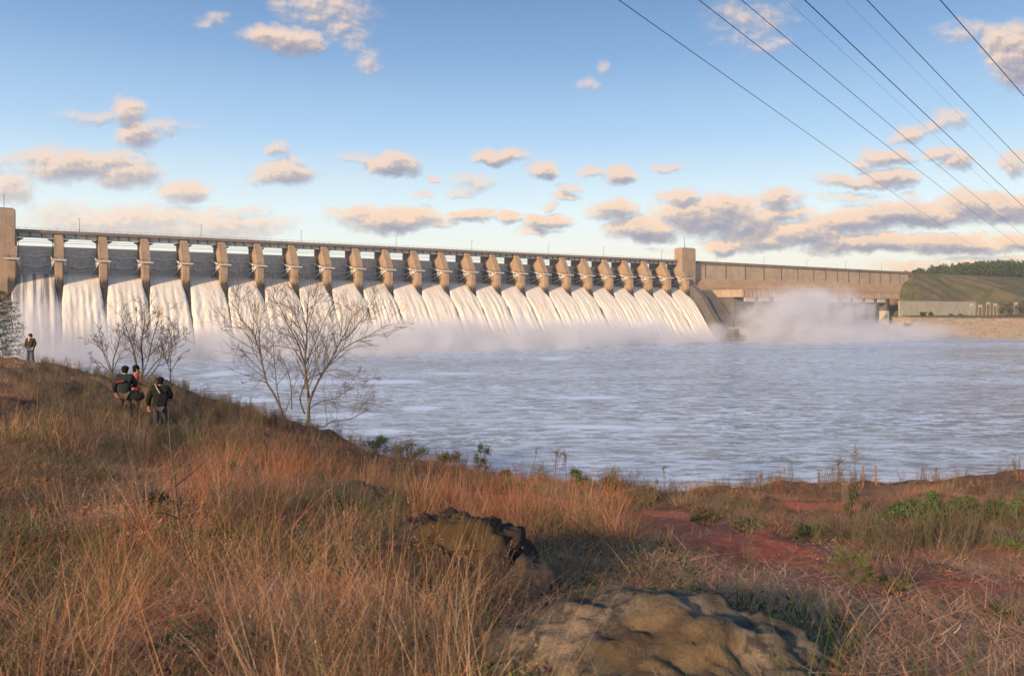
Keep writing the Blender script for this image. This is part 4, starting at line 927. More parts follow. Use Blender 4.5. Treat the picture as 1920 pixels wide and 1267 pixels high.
# ------------------------------------------------------------------ boulders
from mathutils import noise as mn
def rock_mat(name, a, b, c, moss, spots, moss_amt):
    def f(t, o):
        q = t.add('ShaderNodeTexCoord').outputs['Object']; n = t.noise(q, 2.2, 8, 0.7); n2 = t.noise(q, 8, 8, 0.75); n3 = t.noise(q, 45, 6, 0.75); n4 = t.noise(q, 1.3, 4, 0.55)
        col = t.mix(t.smooth(n, 0.36, 0.60), a, b); col = t.mix(t.math('MULTIPLY', t.smooth(n2, 0.5, 0.62), 0.85), col, c)
        col = t.mix(t.math('MULTIPLY', t.smooth(n3, 0.55, 0.7), 0.35), col, (0.03, 0.028, 0.025))
        s = t.add('ShaderNodeSeparateXYZ', {0: q})
        mp = t.vmath('LENGTH', t.mapping(q, loc=(0.06, -0.22, 0.50), scale=(0.30, 0.26, 0.12), vt='TEXTURE'))
        mk = t.math('SUBTRACT', 1.25, t.math('ADD', mp, t.math('MULTIPLY', t.math('SUBTRACT', n, 0.5), 1.6)))
        col = t.mix(t.math('MULTIPLY', t.smooth(mk, 0.1, 0.5), moss_amt), col, t.mix(n2, moss, (0.13, 0.09, 0.03)))
        for (x, y, z, r) in spots:
            d = t.math('ADD', t.vmath('DISTANCE', q, (x, y, z)), t.math('MULTIPLY', t.math('SUBTRACT', n2, 0.5), 0.03))
            ringv = t.smooth(d, r, r * 0.75); inner = t.smooth(d, r * 0.35, r * 0.6)
            col = t.mix(t.math('MULTIPLY', ringv, t.math('MULTIPLY_ADD', inner, 0.5, 0.45)), col, (0.50, 0.49, 0.38))
        pbsdf(t, o, col, 0.95, t.bump(t.math('ADD', t.math('MULTIPLY', n2, 1.0), t.math('MULTIPLY', n3, 0.6)), 0.9, 0.028), spec=0.15)
    return mat(name, f)
RM = [None, ('lichen_rock', (0.095, 0.082, 0.066), (0.30, 0.235, 0.16), (0.06, 0.056, 0.05), (0.17, 0.09, 0.04), [(-0.40, 0.20, 0.06), (-0.30, 0.02, 0.045), (-0.05, 0.12, 0.03), (0.42, 0.1, 0.04)], 0.5),
      ('brown_rock', (0.032, 0.027, 0.023), (0.075, 0.055, 0.045), (0.05, 0.045, 0.035), (0.13, 0.07, 0.035), [(-0.20, 0.16, 0.075), (-0.06, 0.0, 0.05), (0.16, 0.2, 0.04), (-0.36, 0.1, 0.035)], 0.5),
      ('brown_rock_small', (0.08, 0.06, 0.05), (0.16, 0.12, 0.09), (0.05, 0.045, 0.04), (0.15, 0.10, 0.05), [(0.0, 0.08, 0.05)], 0.3),
      ('mossy_rock', (0.05, 0.05, 0.04), (0.12, 0.10, 0.075), (0.04, 0.05, 0.025), (0.07, 0.085, 0.03), [], 0.8),
      ('flat_rock', (0.20, 0.13, 0.10), (0.30, 0.21, 0.16), (0.10, 0.07, 0.06), (0.2, 0.12, 0.07), [], 0.3),
      ('pale_rock', (0.42, 0.38, 0.33), (0.55, 0.50, 0.44), (0.25, 0.2, 0.17), (0.3, 0.2, 0.1), [], 0.3)]
for (nm, px, py, rx, d, ry, rz, lab, k) in boulders:
    bm = bmesh.new(); bmesh.ops.create_icosphere(bm, subdivisions=6 if k < 3 else 5, radius=1)
    for vtx in bm.verts:
        c = vtx.co.copy(); sd = Vector((k * 7.1, k * 3.3, 0))
        f_ = 1 + (0.09 if k == 1 else 0.20) * mn.noise(c * 0.9 + sd) + (0.08 if k == 1 else 0.13) * mn.noise(c * 2.1 + sd) + 0.09 * mn.noise(c * 4.6 + sd) + 0.05 * mn.noise(c * 10 + sd) + 0.022 * mn.noise(c * 24 + sd)
        cr = mn.noise(c * 1.6 + sd * 2); f_ -= (0.03 if k == 1 else 0.04) * max(0, 1 - abs(cr) * 16)
        z_ = c.z
        if z_ > 0.55: z_ = 0.55 + (z_ - 0.55) * 0.55
        vtx.co = Vector((c.x * rx * f_, c.y * ry * f_, z_ * rz * 1.25 * f_))
    me = bpy.data.meshes.new(nm); bm.to_mesh(me); bm.free(); me.polygons.foreach_set('use_smooth', [True] * len(me.polygons)); A_ = RM[k]; spots = []
    for (sx, sz, sr) in A_[5]:      # lichen rosettes sit on the face turned to the river path
        near = [v_.co for v_ in me.vertices if abs(v_.co.x - sx) < 0.05 and abs(v_.co.z - sz) < 0.05 and v_.co.y < 0]
        if near: q_ = min(near, key=lambda c_: c_.y); spots.append((q_.x, q_.y, q_.z, sr))
    me.materials.append(rock_mat(*A_[:5], spots, A_[6]))
    o = bpy.data.objects.new(nm, me); link(o); ztop = ZC + (HZ - py) / F * d
    top = max(v_.co.z for v_ in me.vertices); o.location = ((px - CX) / F * d, d, ztop - top * 0.97)
    tag(o, lab, 'boulder' if k < 5 else 'rock')

# ------------------------------------------------------------------ shrubs, stakes, stump, branch
def shrub(px, py, wpx, hpx, label, seed, m=None, dens=1.0, leaf=0.035, name='shrub', upright=False, twigs=True, group=None):
    P = ray(px, py); d = P.y; W_ = wpx / F * d / 2; H_ = hpx / F * d; r = np.random.default_rng(seed)
    root = empty(name, P); tag(root, label, 'shrub', group); mb = MB(); mt = MB()
    nl = max(4, int(7 * W_ / max(0.2, H_) ) + 3)
    for q in range(nl):
        cx = r.uniform(-.75, .75) * W_; cz = H_ * r.uniform(.25, .8) * (1 - 0.4 * abs(cx) / W_); rr = (W_ * r.uniform(.22, .42), W_ * r.uniform(.22, .42), H_ * r.uniform(.16, .3))
        if upright: rr = (rr[0] * .8, rr[1] * .8, H_ * .18); cz = H_ * (q + .8) / (nl + .6); cx *= 0.5
        cy = r.uniform(-.5, .5) * W_
        leaves(mb, (cx, cy, cz), rr, int(130 * dens), leaf * .8, r, shell=.05)
        if twigs:
            p0 = Vector((cx * .2, cy * .2, -.05)); p1 = Vector((cx, cy, cz)); mt.tube([p0, p0.lerp(p1, .5) + Vector((0, 0, .04)), p1, p1 + (p1 - p0).normalized() * rr[2] * 1.5 + Vector(r.normal(0, .04, 3))], [.012, .009, .006, .003], 4)
            for j in range(3):
                e = p1 + Vector((r.normal(0, .5), r.normal(0, .5), r.uniform(.6, 1.5))).normalized() * (rr[2] + .15) * 1.1; mt.tube([p1, e], [.005, .002], 3)
    mb.build('foliage', m or M_SHRUB, root)
    if twigs: mt.build('stem', M_BARKG, root)
    return root
SH = [(700, 850, 90, 42, 'green shrub on the brink of the bank just right of the tall bare tree', M_SHRUB, False), (765, 862, 80, 40, 'dull green bush on the brink, second to the right of the bare tree', M_SHRUB2, False),
      (835, 876, 60, 40, 'low dull bush on the brink left of the upright leafy shrub', M_SHRUB2, False), (905, 893, 62, 62, 'upright dark leafy green shrub on the brink above the red grass', M_SHRUB, True),
      (945, 900, 40, 24, 'small green shrub at the right foot of the upright leafy one', M_SHRUB, False), (1078, 915, 60, 36, 'dark green bush on the brink where the red path begins', M_SHRUB, False),
      (1135, 922, 70, 30, 'low spreading green bush on the brink above the red path', M_SHRUB2, False), (1200, 935, 70, 26, 'low dull bush at the lowest point of the brink', M_SHRUB2, False),
      (1690, 985, 100, 60, 'green bush at the left end of the right-hand thicket', M_SHRUB, False), (1765, 985, 110, 66, 'leafy green bush in the right-hand thicket behind dead weeds', M_SHRUB, False),
      (1850, 985, 120, 70, 'broad green bush in the right-hand thicket near the frame edge', M_SHRUB, False), (1925, 990, 90, 80, 'tall green bush cut by the right edge of the view', M_SHRUB, False),
      (1905, 1040, 80, 46, 'bright green bush in front of the thicket at the right edge', M_SHRUB, False), (1320, 985, 60, 34, 'small dark green bush behind the red path, left one', M_SHRUB2, False),
      (1400, 1000, 70, 40, 'dull green bush behind the red path, middle one', M_SHRUB2, False), (1520, 1012, 80, 34, 'low green bush behind the red path, right one', M_SHRUB, False),
      (1590, 975, 40, 60, 'narrow dull shrub beside the pale stump', M_SHRUB2, True), (645, 972, 85, 42, 'dark green tuft under the mossy rock', M_SHRUB, False), (450, 905, 80, 50, 'grey green bush on the slope left of the mossy rock', M_SHRUB2, False),
      (875, 1180, 70, 70, 'dark green weed clump at the right foot of the brown boulder', M_SHRUB, False), (1575, 1205, 70, 46, 'dark low weed clump in straw right of the large boulder', M_SHRUB, False),
      (1885, 1185, 110, 60, 'green weed clump in straw near the lower right corner', M_SHRUB, False), (1250, 1050, 60, 40, 'dull green bush on the near edge of the red path', M_SHRUB2, False),
      (300, 958, 70, 40, 'faded green bush at the foot of the bare sapling', M_SHRUB2, False), (1660, 1110, 90, 50, 'dark brushy weed clump on the near edge of the red path', M_SHRUB2, False)]
for i, (px, py, wp, hp_, lab, m, up) in enumerate(SH):
    d = ray(px, py).y
    shrub(px, py, wp, hp_, lab, 200 + i, m, (2.6 if px > 1640 and d > 12 else 1.4) if d > 12 else 1.0, 0.045 if d > 12 else (0.028 if d > 6 else 0.02), 'shrub', up, group='shrubs on the bank')
# pine seedling
P = ray(1595, 1130); root = tag(empty('pine_seedling', P), 'feathery yellow green pine seedling beside the red path', 'pine seedling')
M_SEED = leaf_mat('pine_needles', (0.10, 0.135, 0.04), (0.20, 0.22, 0.075), sc=4)
mb = MB(); mt = MB(); r = np.random.default_rng(3); hgt = 85 / F * P.y
mt.tube([(0, 0, -.03), (.01, 0, hgt * .5), (0, .01, hgt * .9)], [.009, .007, .003], 5)
for k in range(16):
    a = k * 2.4; z = hgt * (.25 + .7 * k / 16); L_ = hgt * .42 * (1.1 - .5 * k / 16); e = Vector((math.cos(a) * L_, math.sin(a) * L_, z + L_ * .7)); b = Vector((0, 0, z)); mt.tube([b, e], [.004, .002], 4)
    for j in range(46):
        c = b.lerp(e, .3 + .75 * r.random()); dd = (Vector((math.cos(a), math.sin(a), 1.1)) + Vector(r.normal(0, .65, 3))).normalized() * r.uniform(.05, .09); sd = dd.cross(Vector(r.normal(0, 1, 3))).normalized() * .0016
        mb.add([c - sd, c + sd, c + dd + sd * .3, c + dd - sd * .3], [(0, 1, 2, 3)])
mb.build('needles', M_SEED, root); mt.build('stem', M_BARK, root)
M_WOOD = simple('weathered_wood', (0.24, 0.15, 0.10), 0.9, 0.35, 9.0, bmp=0.3)
for i, (px, pyb, pyt, lab) in enumerate([(1618, 912, 874, 'grey wooden stake on the brink of the bank, left of two'), (1642, 910, 873, 'reddish wooden stake on the brink of the bank, right of two')]):
    P = ray(px, pyb); h = (pyb - pyt) / F * P.y; root = tag(empty('wooden_stake', P), lab, 'stake', 'stakes on the brink'); mb = MB(); mb.tube([(0, 0, -.2), (.01, 0, h * .5), (0.0, 0, h)], [.035, .033, .028], 7); mb.build('stake', M_WOOD, root)
P = ray(1586, 938); root = tag(empty('tree_stump', P), 'short dark stump with a pale cut top beside the two stakes', 'stump'); mb = MB(); hs = 32 / F * P.y
mb.tube([(0, 0, -.1), (0.01, 0, hs * .5), (0, 0, hs)], [.17, .14, .13], 9); mb.build('trunk', M_BARK, root); mb = MB(); mb.tube([(0, 0, hs - .01), (0, 0, hs + .02)], [.125, .12], 9); mb.build('cut_top', M_STRAW, root)
mb = MB(); A1 = ray(1490, 1218); A2 = ray(1590, 1240); A3 = ray(1712, 1264)
mb.tube([A1 + Vector((0, 0, .03)), A2 + Vector((0, 0, .035)), A3 + Vector((0, 0, .03))], [.012, .016, .010], 7); tag(mb.build('fallen_branch', M_BARK), 'dark fallen branch lying in straw right of the large boulder', 'branch')

# ------------------------------------------------------------------ bare trees
def twigs(mb, p, d, L_, rad_, lvl, r, spread=0.55, up=0.25, k=4, minr=0.0028):
    """a limb that wanders and forks"""
    n = 4; pts = [p]; dd = d.normalized()
    for i in range(n):
        dd = (dd + Vector(r.normal(0, 0.13, 3)) + Vector((0, 0, up * 0.22))).normalized(); pts.append(pts[-1] + dd * L_ / n)
    rads = [max(minr, rad_ * (1 - 0.17 * i)) for i in range(n + 1)]
    mb.tube(pts, rads, k if lvl > 1 else 3, cap=False)
    if lvl <= 0: return
    for j in range(int(r.integers(2, 5))):
        t = r.uniform(.15, .95) * n; i = min(n - 1, int(t)); q = pts[i].lerp(pts[i + 1], t - i); ax = Vector(r.normal(0, 1, 3)); base = (pts[i + 1] - pts[i]).normalized()
        side = base.cross(ax).normalized(); nd = (base + side * spread * r.uniform(.7, 1.5)).normalized()
        twigs(mb, q, nd, L_ * r.uniform(.45, .8), rads[i] * .55, lvl - 1, r, spread, up, k, minr)
def px_tree(name, label, cat, d, limbs, seed, unit, lvl=2, every=1.0, minr=0.0035, m=M_BARKG, spread=.6, sidelen=0.30):
    """limbs: (list of photo points, start radius px, end radius px, depth drift); each keeps its own distance from the viewer"""
    r = np.random.default_rng(seed); base = limbs[0][0][0]
    o0 = Vector(((base[0] - CX) / F * d, d, float(gz((base[0] - CX) / F * d, d)[0]) - .08)); root = tag(empty(name, o0), label, cat)
    mbs = MB(); mbt = MB()
    for (pts, r0, r1, drift) in limbs:
        n = len(pts); W = []
        for i, q in enumerate(pts):
            dd = d + drift * (i / max(1, n - 1)) + r.normal(0, .03) * (i > 0); W.append(Vector(((q[0] - CX) / F * dd, dd, ZC + (HZ - q[1]) / F * dd)) - o0)
        if limbs[0][0] is pts: W[0].z = -.1
        # smooth by inserting midpoints with a little wander
        S_ = []
        for i in range(n - 1):
            for s_ in range(3):
                f_ = s_ / 3; a = W[max(0, i - 1)]; b = W[i]; c = W[i + 1]; e = W[min(n - 1, i + 2)]
                q = 0.5 * ((2 * b) + (c - a) * f_ + (2 * a - 5 * b + 4 * c - e) * f_ ** 2 + (3 * b - a - 3 * c + e) * f_ ** 3); S_.append(q)
        S_.append(W[-1]); m_ = len(S_); ra = [lerp(r0, r1, i / (m_ - 1)) / F * d for i in range(m_)]
        mbs.tube(S_, ra, 7, cap=False)
        tot = sum((S_[i + 1] - S_[i]).length for i in range(m_ - 1)); num = int(tot * unit)
        for j in range(num):
            t = (0.22 + 0.78 * (j + r.random()) / num) * (m_ - 1); i = min(m_ - 2, int(t)); q = S_[i].lerp(S_[i + 1], t - i); b = (S_[i + 1] - S_[i]).normalized()
            side = b.cross(Vector((0, 1, 0)) + Vector(r.normal(0, .5, 3))).normalized() * (1 if r.random() < .5 else -1)
            nd = (b + side * spread * r.uniform(.8, 1.5)).normalized(); twigs(mbt, q, nd, tot * sidelen * r.uniform(.5, 1.25) * (1.1 - .5 * t / m_), ra[i] * .5, lvl, r, minr=minr)
    mbs.build('trunk', m, root, True); mbt.build('twigs', m, root); return root
def Z8(l): return [(380 + a / 3.84, 500 + b / 3.84) for a, b in l]
limbs = [(Z8([(750, 1140), (765, 980), (752, 850), (735, 700), (748, 560), (750, 420), (755, 300), (765, 170)]), 3.2, 0.4, .4),
         (Z8([(735, 700), (715, 640), (690, 560), (650, 480), (600, 390), (560, 300), (510, 230), (470, 160)]), 1.9, .35, -1.2), (Z8([(762, 1000), (800, 890), (850, 790), (900, 710), (950, 620), (990, 540), (1050, 430), (1070, 330), (1040, 270)]), 2.5, .35, 1.2),
         (Z8([(990, 540), (1060, 490), (1130, 400), (1190, 310), (1240, 220)]), 1.3, .35, -.6), (Z8([(850, 790), (900, 720), (980, 620), (1080, 550), (1190, 500), (1290, 440), (1380, 410)]), 1.6, .35, -1.3),
         (Z8([(770, 1020), (850, 970), (950, 950), (1030, 900), (1150, 830)]), 1.3, .35, 1.0), (Z8([(760, 810), (860, 765), (970, 740), (1080, 780), (1200, 815)]), 1.1, .3, -1),
         (Z8([(742, 700), (790, 590), (830, 500), (880, 380), (930, 270)]), 1.3, .3, 1.4), (Z8([(695, 605), (600, 580), (520, 570), (450, 580)]), .9, .3, -.5), (Z8([(670, 520), (600, 490), (540, 490), (490, 520)]), .8, .3, .8),
         (Z8([(740, 600), (720, 500), (680, 380), (660, 290), (650, 180)]), 1.1, .3, .8), (Z8([(750, 480), (800, 300), (830, 170)]), .9, .3, -.5), (Z8([(735, 1060), (700, 950), (732, 850), (760, 740), (810, 620), (880, 500)]), 1.7, .3, -1),
         (Z8([(700, 1120), (870, 1150), (930, 1110), (1060, 1100), (1150, 1050), (1250, 980)]), 1.1, .3, -1.2)]
px_tree('bare_tree', 'tall leafless tree with many forked limbs standing on the brink before the falls', 'tree', 30.5, limbs, 21, 4.6, 2, minr=.0046)
limbs = [(Z8([(620, 1040), (520, 930), (460, 830), (430, 700), (395, 560), (345, 450), (270, 370), (250, 270), (230, 220)]), 2.3, .35, .5), (Z8([(430, 700), (410, 560), (400, 440), (350, 340), (340, 250)]), 1.4, .35, -.8),
         (Z8([(460, 830), (380, 820), (300, 830)]), .8, .3, .4), (Z8([(345, 460), (260, 440), (150, 430)]), .8, .3, .5), (Z8([(400, 640), (300, 610), (220, 590)]), .8, .3, -.5), (Z8([(560, 1000), (530, 850), (515, 650), (500, 450)]), 1.2, .35, .8),
         (Z8([(640, 1030), (635, 850), (600, 720), (570, 650)]), 1.2, .35, -.6), (Z8([(600, 1030), (640, 920), (690, 780)]), .9, .3, .6)]
px_tree('bare_tree', 'leaning leafless tree curving left, beside the tall bare tree', 'tree', 31.5, limbs, 22, 4.6, 2, minr=.0046)
def Z5(l): return [(a / 4, 600 + b / 4) for a, b in l]
limbs = [(Z5([(1065, 440), (1070, 320), (1060, 180), (1085, 20), (1080, -90)]), 2.0, .4, .4), (Z5([(1040, 440), (1020, 300), (980, 160), (930, 20), (900, -40)]), 1.4, .35, -.5), (Z5([(1060, 420), (1110, 300), (1140, 160), (1180, 20), (1200, -60)]), 1.4, .35, .8),
         (Z5([(1080, 430), (1160, 330), (1240, 250), (1320, 180), (1400, 120)]), 1.3, .3, -.6), (Z5([(1110, 440), (1190, 330), (1220, 200), (1260, 60)]), 1.3, .3, .6), (Z5([(1050, 400), (1000, 260), (1010, 100), (1030, -40)]), 1.2, .3, .7)]
px_tree('bare_tree', 'bushy many-stemmed leafless tree behind the hikers on the left', 'tree', 37, limbs, 23, 4.4, 2, minr=.006, m=M_BARK)
limbs = [(Z5([(845, 400), (850, 300), (890, 180), (900, 80)]), 1.3, .35, .4), (Z5([(840, 390), (800, 280), (740, 200), (670, 160)]), 1.0, .3, -.4), (Z5([(835, 390), (780, 260), (760, 150), (740, 80)]), .9, .3, .5), (Z5([(850, 380), (900, 260), (950, 200)]), .9, .3, -.3), (Z5([(830, 400), (760, 330), (680, 270)]), .8, .3, .3)]
px_tree('bare_tree', 'smaller leafless bush left of the many-stemmed bare tree', 'tree', 39, limbs, 24, 4.4, 2, minr=.006, m=M_BARK)
limbs = [(Z5([(1275, 440), (1280, 340), (1270, 220), (1250, 80)]), 1.2, .3, .3), (Z5([(1278, 400), (1330, 300), (1390, 230)]), .9, .3, .3), (Z5([(1275, 380), (1230, 260), (1210, 160)]), .8, .3, .3)]
px_tree('bare_tree', 'slender bare young tree just right of the many-stemmed one', 'tree', 36, limbs, 25, 3.2, 2, minr=.008, m=M_BARK)
def Z0(l): return [(a / 2.713, 800 + b / 2.713) for a, b in l]
limbs = [(Z0([(968, 960), (962, 830), (940, 700), (925, 560), (900, 400), (888, 240), (870, 120), (860, 0), (855, -110)]), 3.2, .7, .3), (Z0([(888, 240), (960, 185), (1060, 120)]), 1.6, .5, -.2), (Z0([(893, 300), (970, 240), (1070, 150)]), 1.5, .5, .3), (Z0([(900, 400), (850, 405), (825, 370)]), 1.2, .5, .1),
         (Z0([(905, 465), (840, 440), (780, 438)]), 1.3, .5, -.2), (Z0([(915, 540), (800, 490), (700, 445)]), 1.3, .5, .2), (Z0([(885, 210), (855, 150), (845, 80)]), 1.0, .4, .1), (Z0([(965, 800), (1020, 740), (1090, 700)]), 1.1, .4, .2), (Z0([(888, 270), (800, 240), (740, 280)]), 1.0, .4, .2)]
px_tree('bare_sapling', 'thin pale leafless sapling in the grass of the near slope', 'sapling', 5.2, limbs, 26, 2.0, 1, minr=.0016, sidelen=.11, m=M_BARK)
# a dead bent stem at the left and thin dead stalks against the water
limbs = [(Z5([(270, 640), (285, 560), (300, 470), (308, 400)]), 1.3, .6, .2), (Z5([(290, 540), (330, 480)]), .6, .3, .1)]
px_tree('dead_sapling', 'dark crooked dead stem standing in brush below the lone hiker', 'sapling', 13, limbs, 27, 0.6, 0, minr=.004, m=M_BARK, sidelen=.1)
for i, (px, pyb, pyt, lab) in enumerate([(995, 910, 838, 'tall pale dead stalk leaning over the water, leftmost of the stalks'), (1040, 915, 842, 'bushy pale dead stalk against the water near the red path'), (1062, 918, 848, 'bushy pale dead stalk, right one of the pair near the red path'), (1245, 938, 872, 'lone thin dead stalk at the lowest point of the brink'),
        (1222, 940, 900, 'short bent dead stalk left of the lone thin one'), (1602, 925, 845, 'tall dark dead stalk beside the two stakes'), (1578, 930, 862, 'twiggy dead stalk above the pale stump'), (1402, 1095, 985, 'dark dead stalk standing in front of the red path'), (1425, 930, 890, 'short dead stalk on the brink beyond the red path'), (1755, 905, 878, 'small dead stalk on the brink above the thicket')]):
    P = ray(px, pyb); h = (pyb - pyt) / F * P.y; r = np.random.default_rng(400 + i); root = tag(empty('dead_stalk', P), lab, 'dead stalk', 'dead stalks on the bank'); mb = MB(); ln = [.18, .05, -.03, .0, .25, .02, -.1, .02, .05, 0][i] * h
    pts = [Vector((ln * (k / 5) ** 1.4, 0, h * k / 5 - .03)) for k in range(6)]; k0 = .0006 * P.y; mb.tube(pts, [k0 * (1 - .1 * k) for k in range(6)], 4); nb = 4 if i in (0, 3, 4, 8, 9) else 13
    for j in range(nb):
        t = r.uniform(.35, 1) * 5; q = pts[min(4, int(t))].lerp(pts[min(4, int(t)) + 1], t - min(4, int(t))); twigs(mb, q, Vector((r.normal(), r.normal(), 1.2)), h * r.uniform(.12, .3), k0 * .5, 1 if nb > 5 else 0, r, minr=k0 * .35)
    leaves(mb, (ln, 0, h * .9), (h * .1, h * .1, h * .12), 14, k0 * 3.2, r); mb.build('stalk', M_WEED, root)
# evergreen at the left edge
P = Vector(((-8 - CX) / F * 47, 47, float(gz((-8 - CX) / F * 47, 47)[0]))); root = tag(empty('evergreen_tree', P), 'dark green evergreen cut by the left edge beside the lone hiker', 'evergreen tree')
M_EVER = leaf_mat('evergreen_foliage', (0.028, 0.050, 0.022), (0.085, 0.115, 0.055), sc=1.5, trans=.15); mb = MB(); mt = MB(); r = np.random.default_rng(8); mt.tube([(0, 0, -.2), (.05, 0, 2), (0, 0, 4.0)], [.12, .08, .03], 6)
for k in range(62):
    a = k * 2.4; z = 0.25 + 3.9 * (k / 62); L_ = 1.65 * (1 - .62 * (k / 62) ** 1.5) * r.uniform(.75, 1.1); e = Vector((math.cos(a) * L_, math.sin(a) * L_, z + .12 * L_)); mt.tube([(0, 0, z - .1), e * .5 + Vector((0, 0, z * .5)), e], [.02, .012, .006], 4)
    for q in range(3):
        c = Vector((0, 0, z)).lerp(e, .4 + .3 * q); leaves(mb, c, (.34, .34, .16), 48, .055, r, shell=.1)
mb.build('crown', M_EVER, root); mt.build('trunk', M_BARK, root)

# ------------------------------------------------------------------ people
M_SKIN = simple('skin', (0.55, 0.32, 0.23), 0.6, 0.08, 20)
def cloth(name, col, rough=0.85): return simple(name, col, rough, 0.22, 14.0, bmp=0.2, spec=0.15)
def skin_obj(name, verts, edges, radii, material, parent, sub=2, root=0):
    me = bpy.data.meshes.new('tmp'); me.from_pydata(verts, edges, []); o = bpy.data.objects.new('tmp', me); link(o)
    m = o.modifiers.new('s', 'SKIN'); m.use_smooth_shade = True; sv_ = me.skin_vertices[0].data if me.skin_vertices else None
    if sv_ is None:
        bm = bmesh.new(); bm.from_mesh(me); bm.verts.layers.skin.verify(); bm.to_mesh(me); bm.free(); sv_ = me.skin_vertices[0].data
    for i, rr in enumerate(radii): sv_[i].radius = (rr, rr) if not hasattr(rr, '__len__') else rr; sv_[i].use_root = (i == root)
    s2 = o.modifiers.new('b', 'SUBSURF'); s2.levels = sub; s2.render_levels = sub
    dg = bpy.context.evaluated_depsgraph_get(); nm = bpy.data.meshes.new_from_object(o.evaluated_get(dg)); nm.name = name
    bpy.data.objects.remove(o); nm.materials.clear(); nm.materials.append(material); nm.polygons.foreach_set('use_smooth', [True] * len(nm.polygons))
    q = bpy.data.objects.new(name, nm); link(q, parent); return q
def person(px, py_feet, d, h, rz, label, jacket, trousers, shoes, hair, arms, stride=0.1, hat=None, coat=0.0, lean=0.0, z=None, bulky=1.0):
    x = (px - CX) / F * d; zz = ZC + (HZ - py_feet) / F * d if z is None else z
    k = h / 1.74; root = tag(empty('person', (x, d, zz), rz), label, 'person')
    J = {'pel': (0, 0, .95), 'sp': (0, .0 + lean * .2, 1.14), 'ch': (0, lean * .5, 1.34), 'nk': (0, lean * .75 + .005, 1.50), 'hd': (0, lean + .015, 1.60), 'tp': (0, lean + .01, 1.685)}
    for s_, n_ in ((-1, 'l'), (1, 'r')):
        J['sh' + n_] = (s_ * .185, lean * .55, 1.425); e, w_ = arms[n_]; J['el' + n_] = (s_ * e[0], e[1], e[2]); J['wr' + n_] = (s_ * w_[0], w_[1], w_[2])
        st = stride * s_; J['hp' + n_] = (s_ * .095, 0, .90); J['kn' + n_] = (s_ * .105, st * .6 + .03, .49); J['an' + n_] = (s_ * .11, st - .01 - (0.05 if st < 0 else 0), .085); J['to' + n_] = (s_ * .125, st + .15, .035)
    J = {a: Vector(b) * k for a, b in J.items()}
    names = ['pel', 'sp', 'ch', 'nk', 'hd', 'tp', 'shl', 'ell', 'wrl', 'shr', 'elr', 'wrr', 'hpl', 'knl', 'anl', 'tol', 'hpr', 'knr', 'anr', 'tor']
    rad = dict(pel=.12, sp=.115, ch=.13, nk=.052, hd=.083, tp=.072, shl=.06, shr=.06, ell=.042, elr=.042, wrl=.027, wrr=.027, hpl=.088, hpr=.088, knl=.058, knr=.058, anl=.042, anr=.042, tol=.034, tor=.034)
    V = [J[n_] for n_ in names]; Rr = [rad[n_] * k for n_ in names]; ix = {n_: i for i, n_ in enumerate(names)}
    E = [(ix[a], ix[b]) for a, b in [('pel', 'sp'), ('sp', 'ch'), ('ch', 'nk'), ('nk', 'hd'), ('hd', 'tp'), ('ch', 'shl'), ('shl', 'ell'), ('ell', 'wrl'), ('ch', 'shr'), ('shr', 'elr'), ('elr', 'wrr'), ('pel', 'hpl'), ('hpl', 'knl'), ('knl', 'anl'), ('anl', 'tol'), ('pel', 'hpr'), ('hpr', 'knr'), ('knr', 'anr'), ('anr', 'tor')]]
    for n_, s_ in (('l', -1), ('r', 1)):      # hands: palm, four fingers of unequal length, thumb from the side of the palm
        w_ = J['wr' + n_]; dr = (w_ - J['el' + n_]).normalized(); sd = dr.cross(Vector((0, 0, 1))); sd = sd.normalized() if sd.length > .1 else Vector((0, 1, 0)); dn = dr.cross(sd).normalized()
        pi = len(V); V.append(w_ + dr * .055 * k); Rr.append(.026 * k); E.append((ix['wr' + n_], pi))
        for f_, (off, ln) in enumerate(((-.028, .062), (-.009, .075), (.010, .070), (.028, .055))):
            b = len(V); V += [w_ + dr * .095 * k + sd * off * k, w_ + dr * (.095 + ln * .55) * k + sd * off * 1.1 * k + dn * .012 * k, w_ + dr * (.095 + ln * .9) * k + sd * off * k + dn * .034 * k]; Rr += [.0092 * k, .0085 * k, .0075 * k]; E += [(pi, b), (b, b + 1), (b + 1, b + 2)]
        b = len(V); V += [w_ + dr * .045 * k - sd * .038 * k, w_ + dr * .085 * k - sd * .052 * k + dn * .01 * k]; Rr += [.011 * k, .009 * k]; E += [(pi, b), (b, b + 1)]
    skin_obj('body', V, E, Rr, M_SKIN, root)
    # jacket
    nm = ['pel2', 'sp', 'ch', 'col', 'shl', 'ell', 'wrl2', 'shr', 'elr', 'wrr2']; JJ = dict(J); JJ['pel2'] = Vector((0, 0, .93 - coat)) * k; JJ['col'] = J['nk'] + Vector((0, 0, -.02)) * k
    for n_ in 'lr': JJ['wr' + n_ + '2'] = J['el' + n_].lerp(J['wr' + n_], .93)
    jr = dict(pel2=.155, sp=.145, ch=.165, col=.085, shl=.095, shr=.095, ell=.068, elr=.068, wrl2=.05, wrr2=.05); I = {n_: i for i, n_ in enumerate(nm)}
    jk = skin_obj('jacket', [JJ[n_] for n_ in nm], [(I[a], I[b]) for a, b in [('pel2', 'sp'), ('sp', 'ch'), ('ch', 'col'), ('ch', 'shl'), ('shl', 'ell'), ('ell', 'wrl2'), ('ch', 'shr'), ('shr', 'elr'), ('elr', 'wrr2')]], [(jr[n_] * k * bulky * 1.12, jr[n_] * k * bulky * .92) if n_ in ('pel2', 'sp', 'ch') else jr[n_] * k * bulky for n_ in nm], jacket, root)
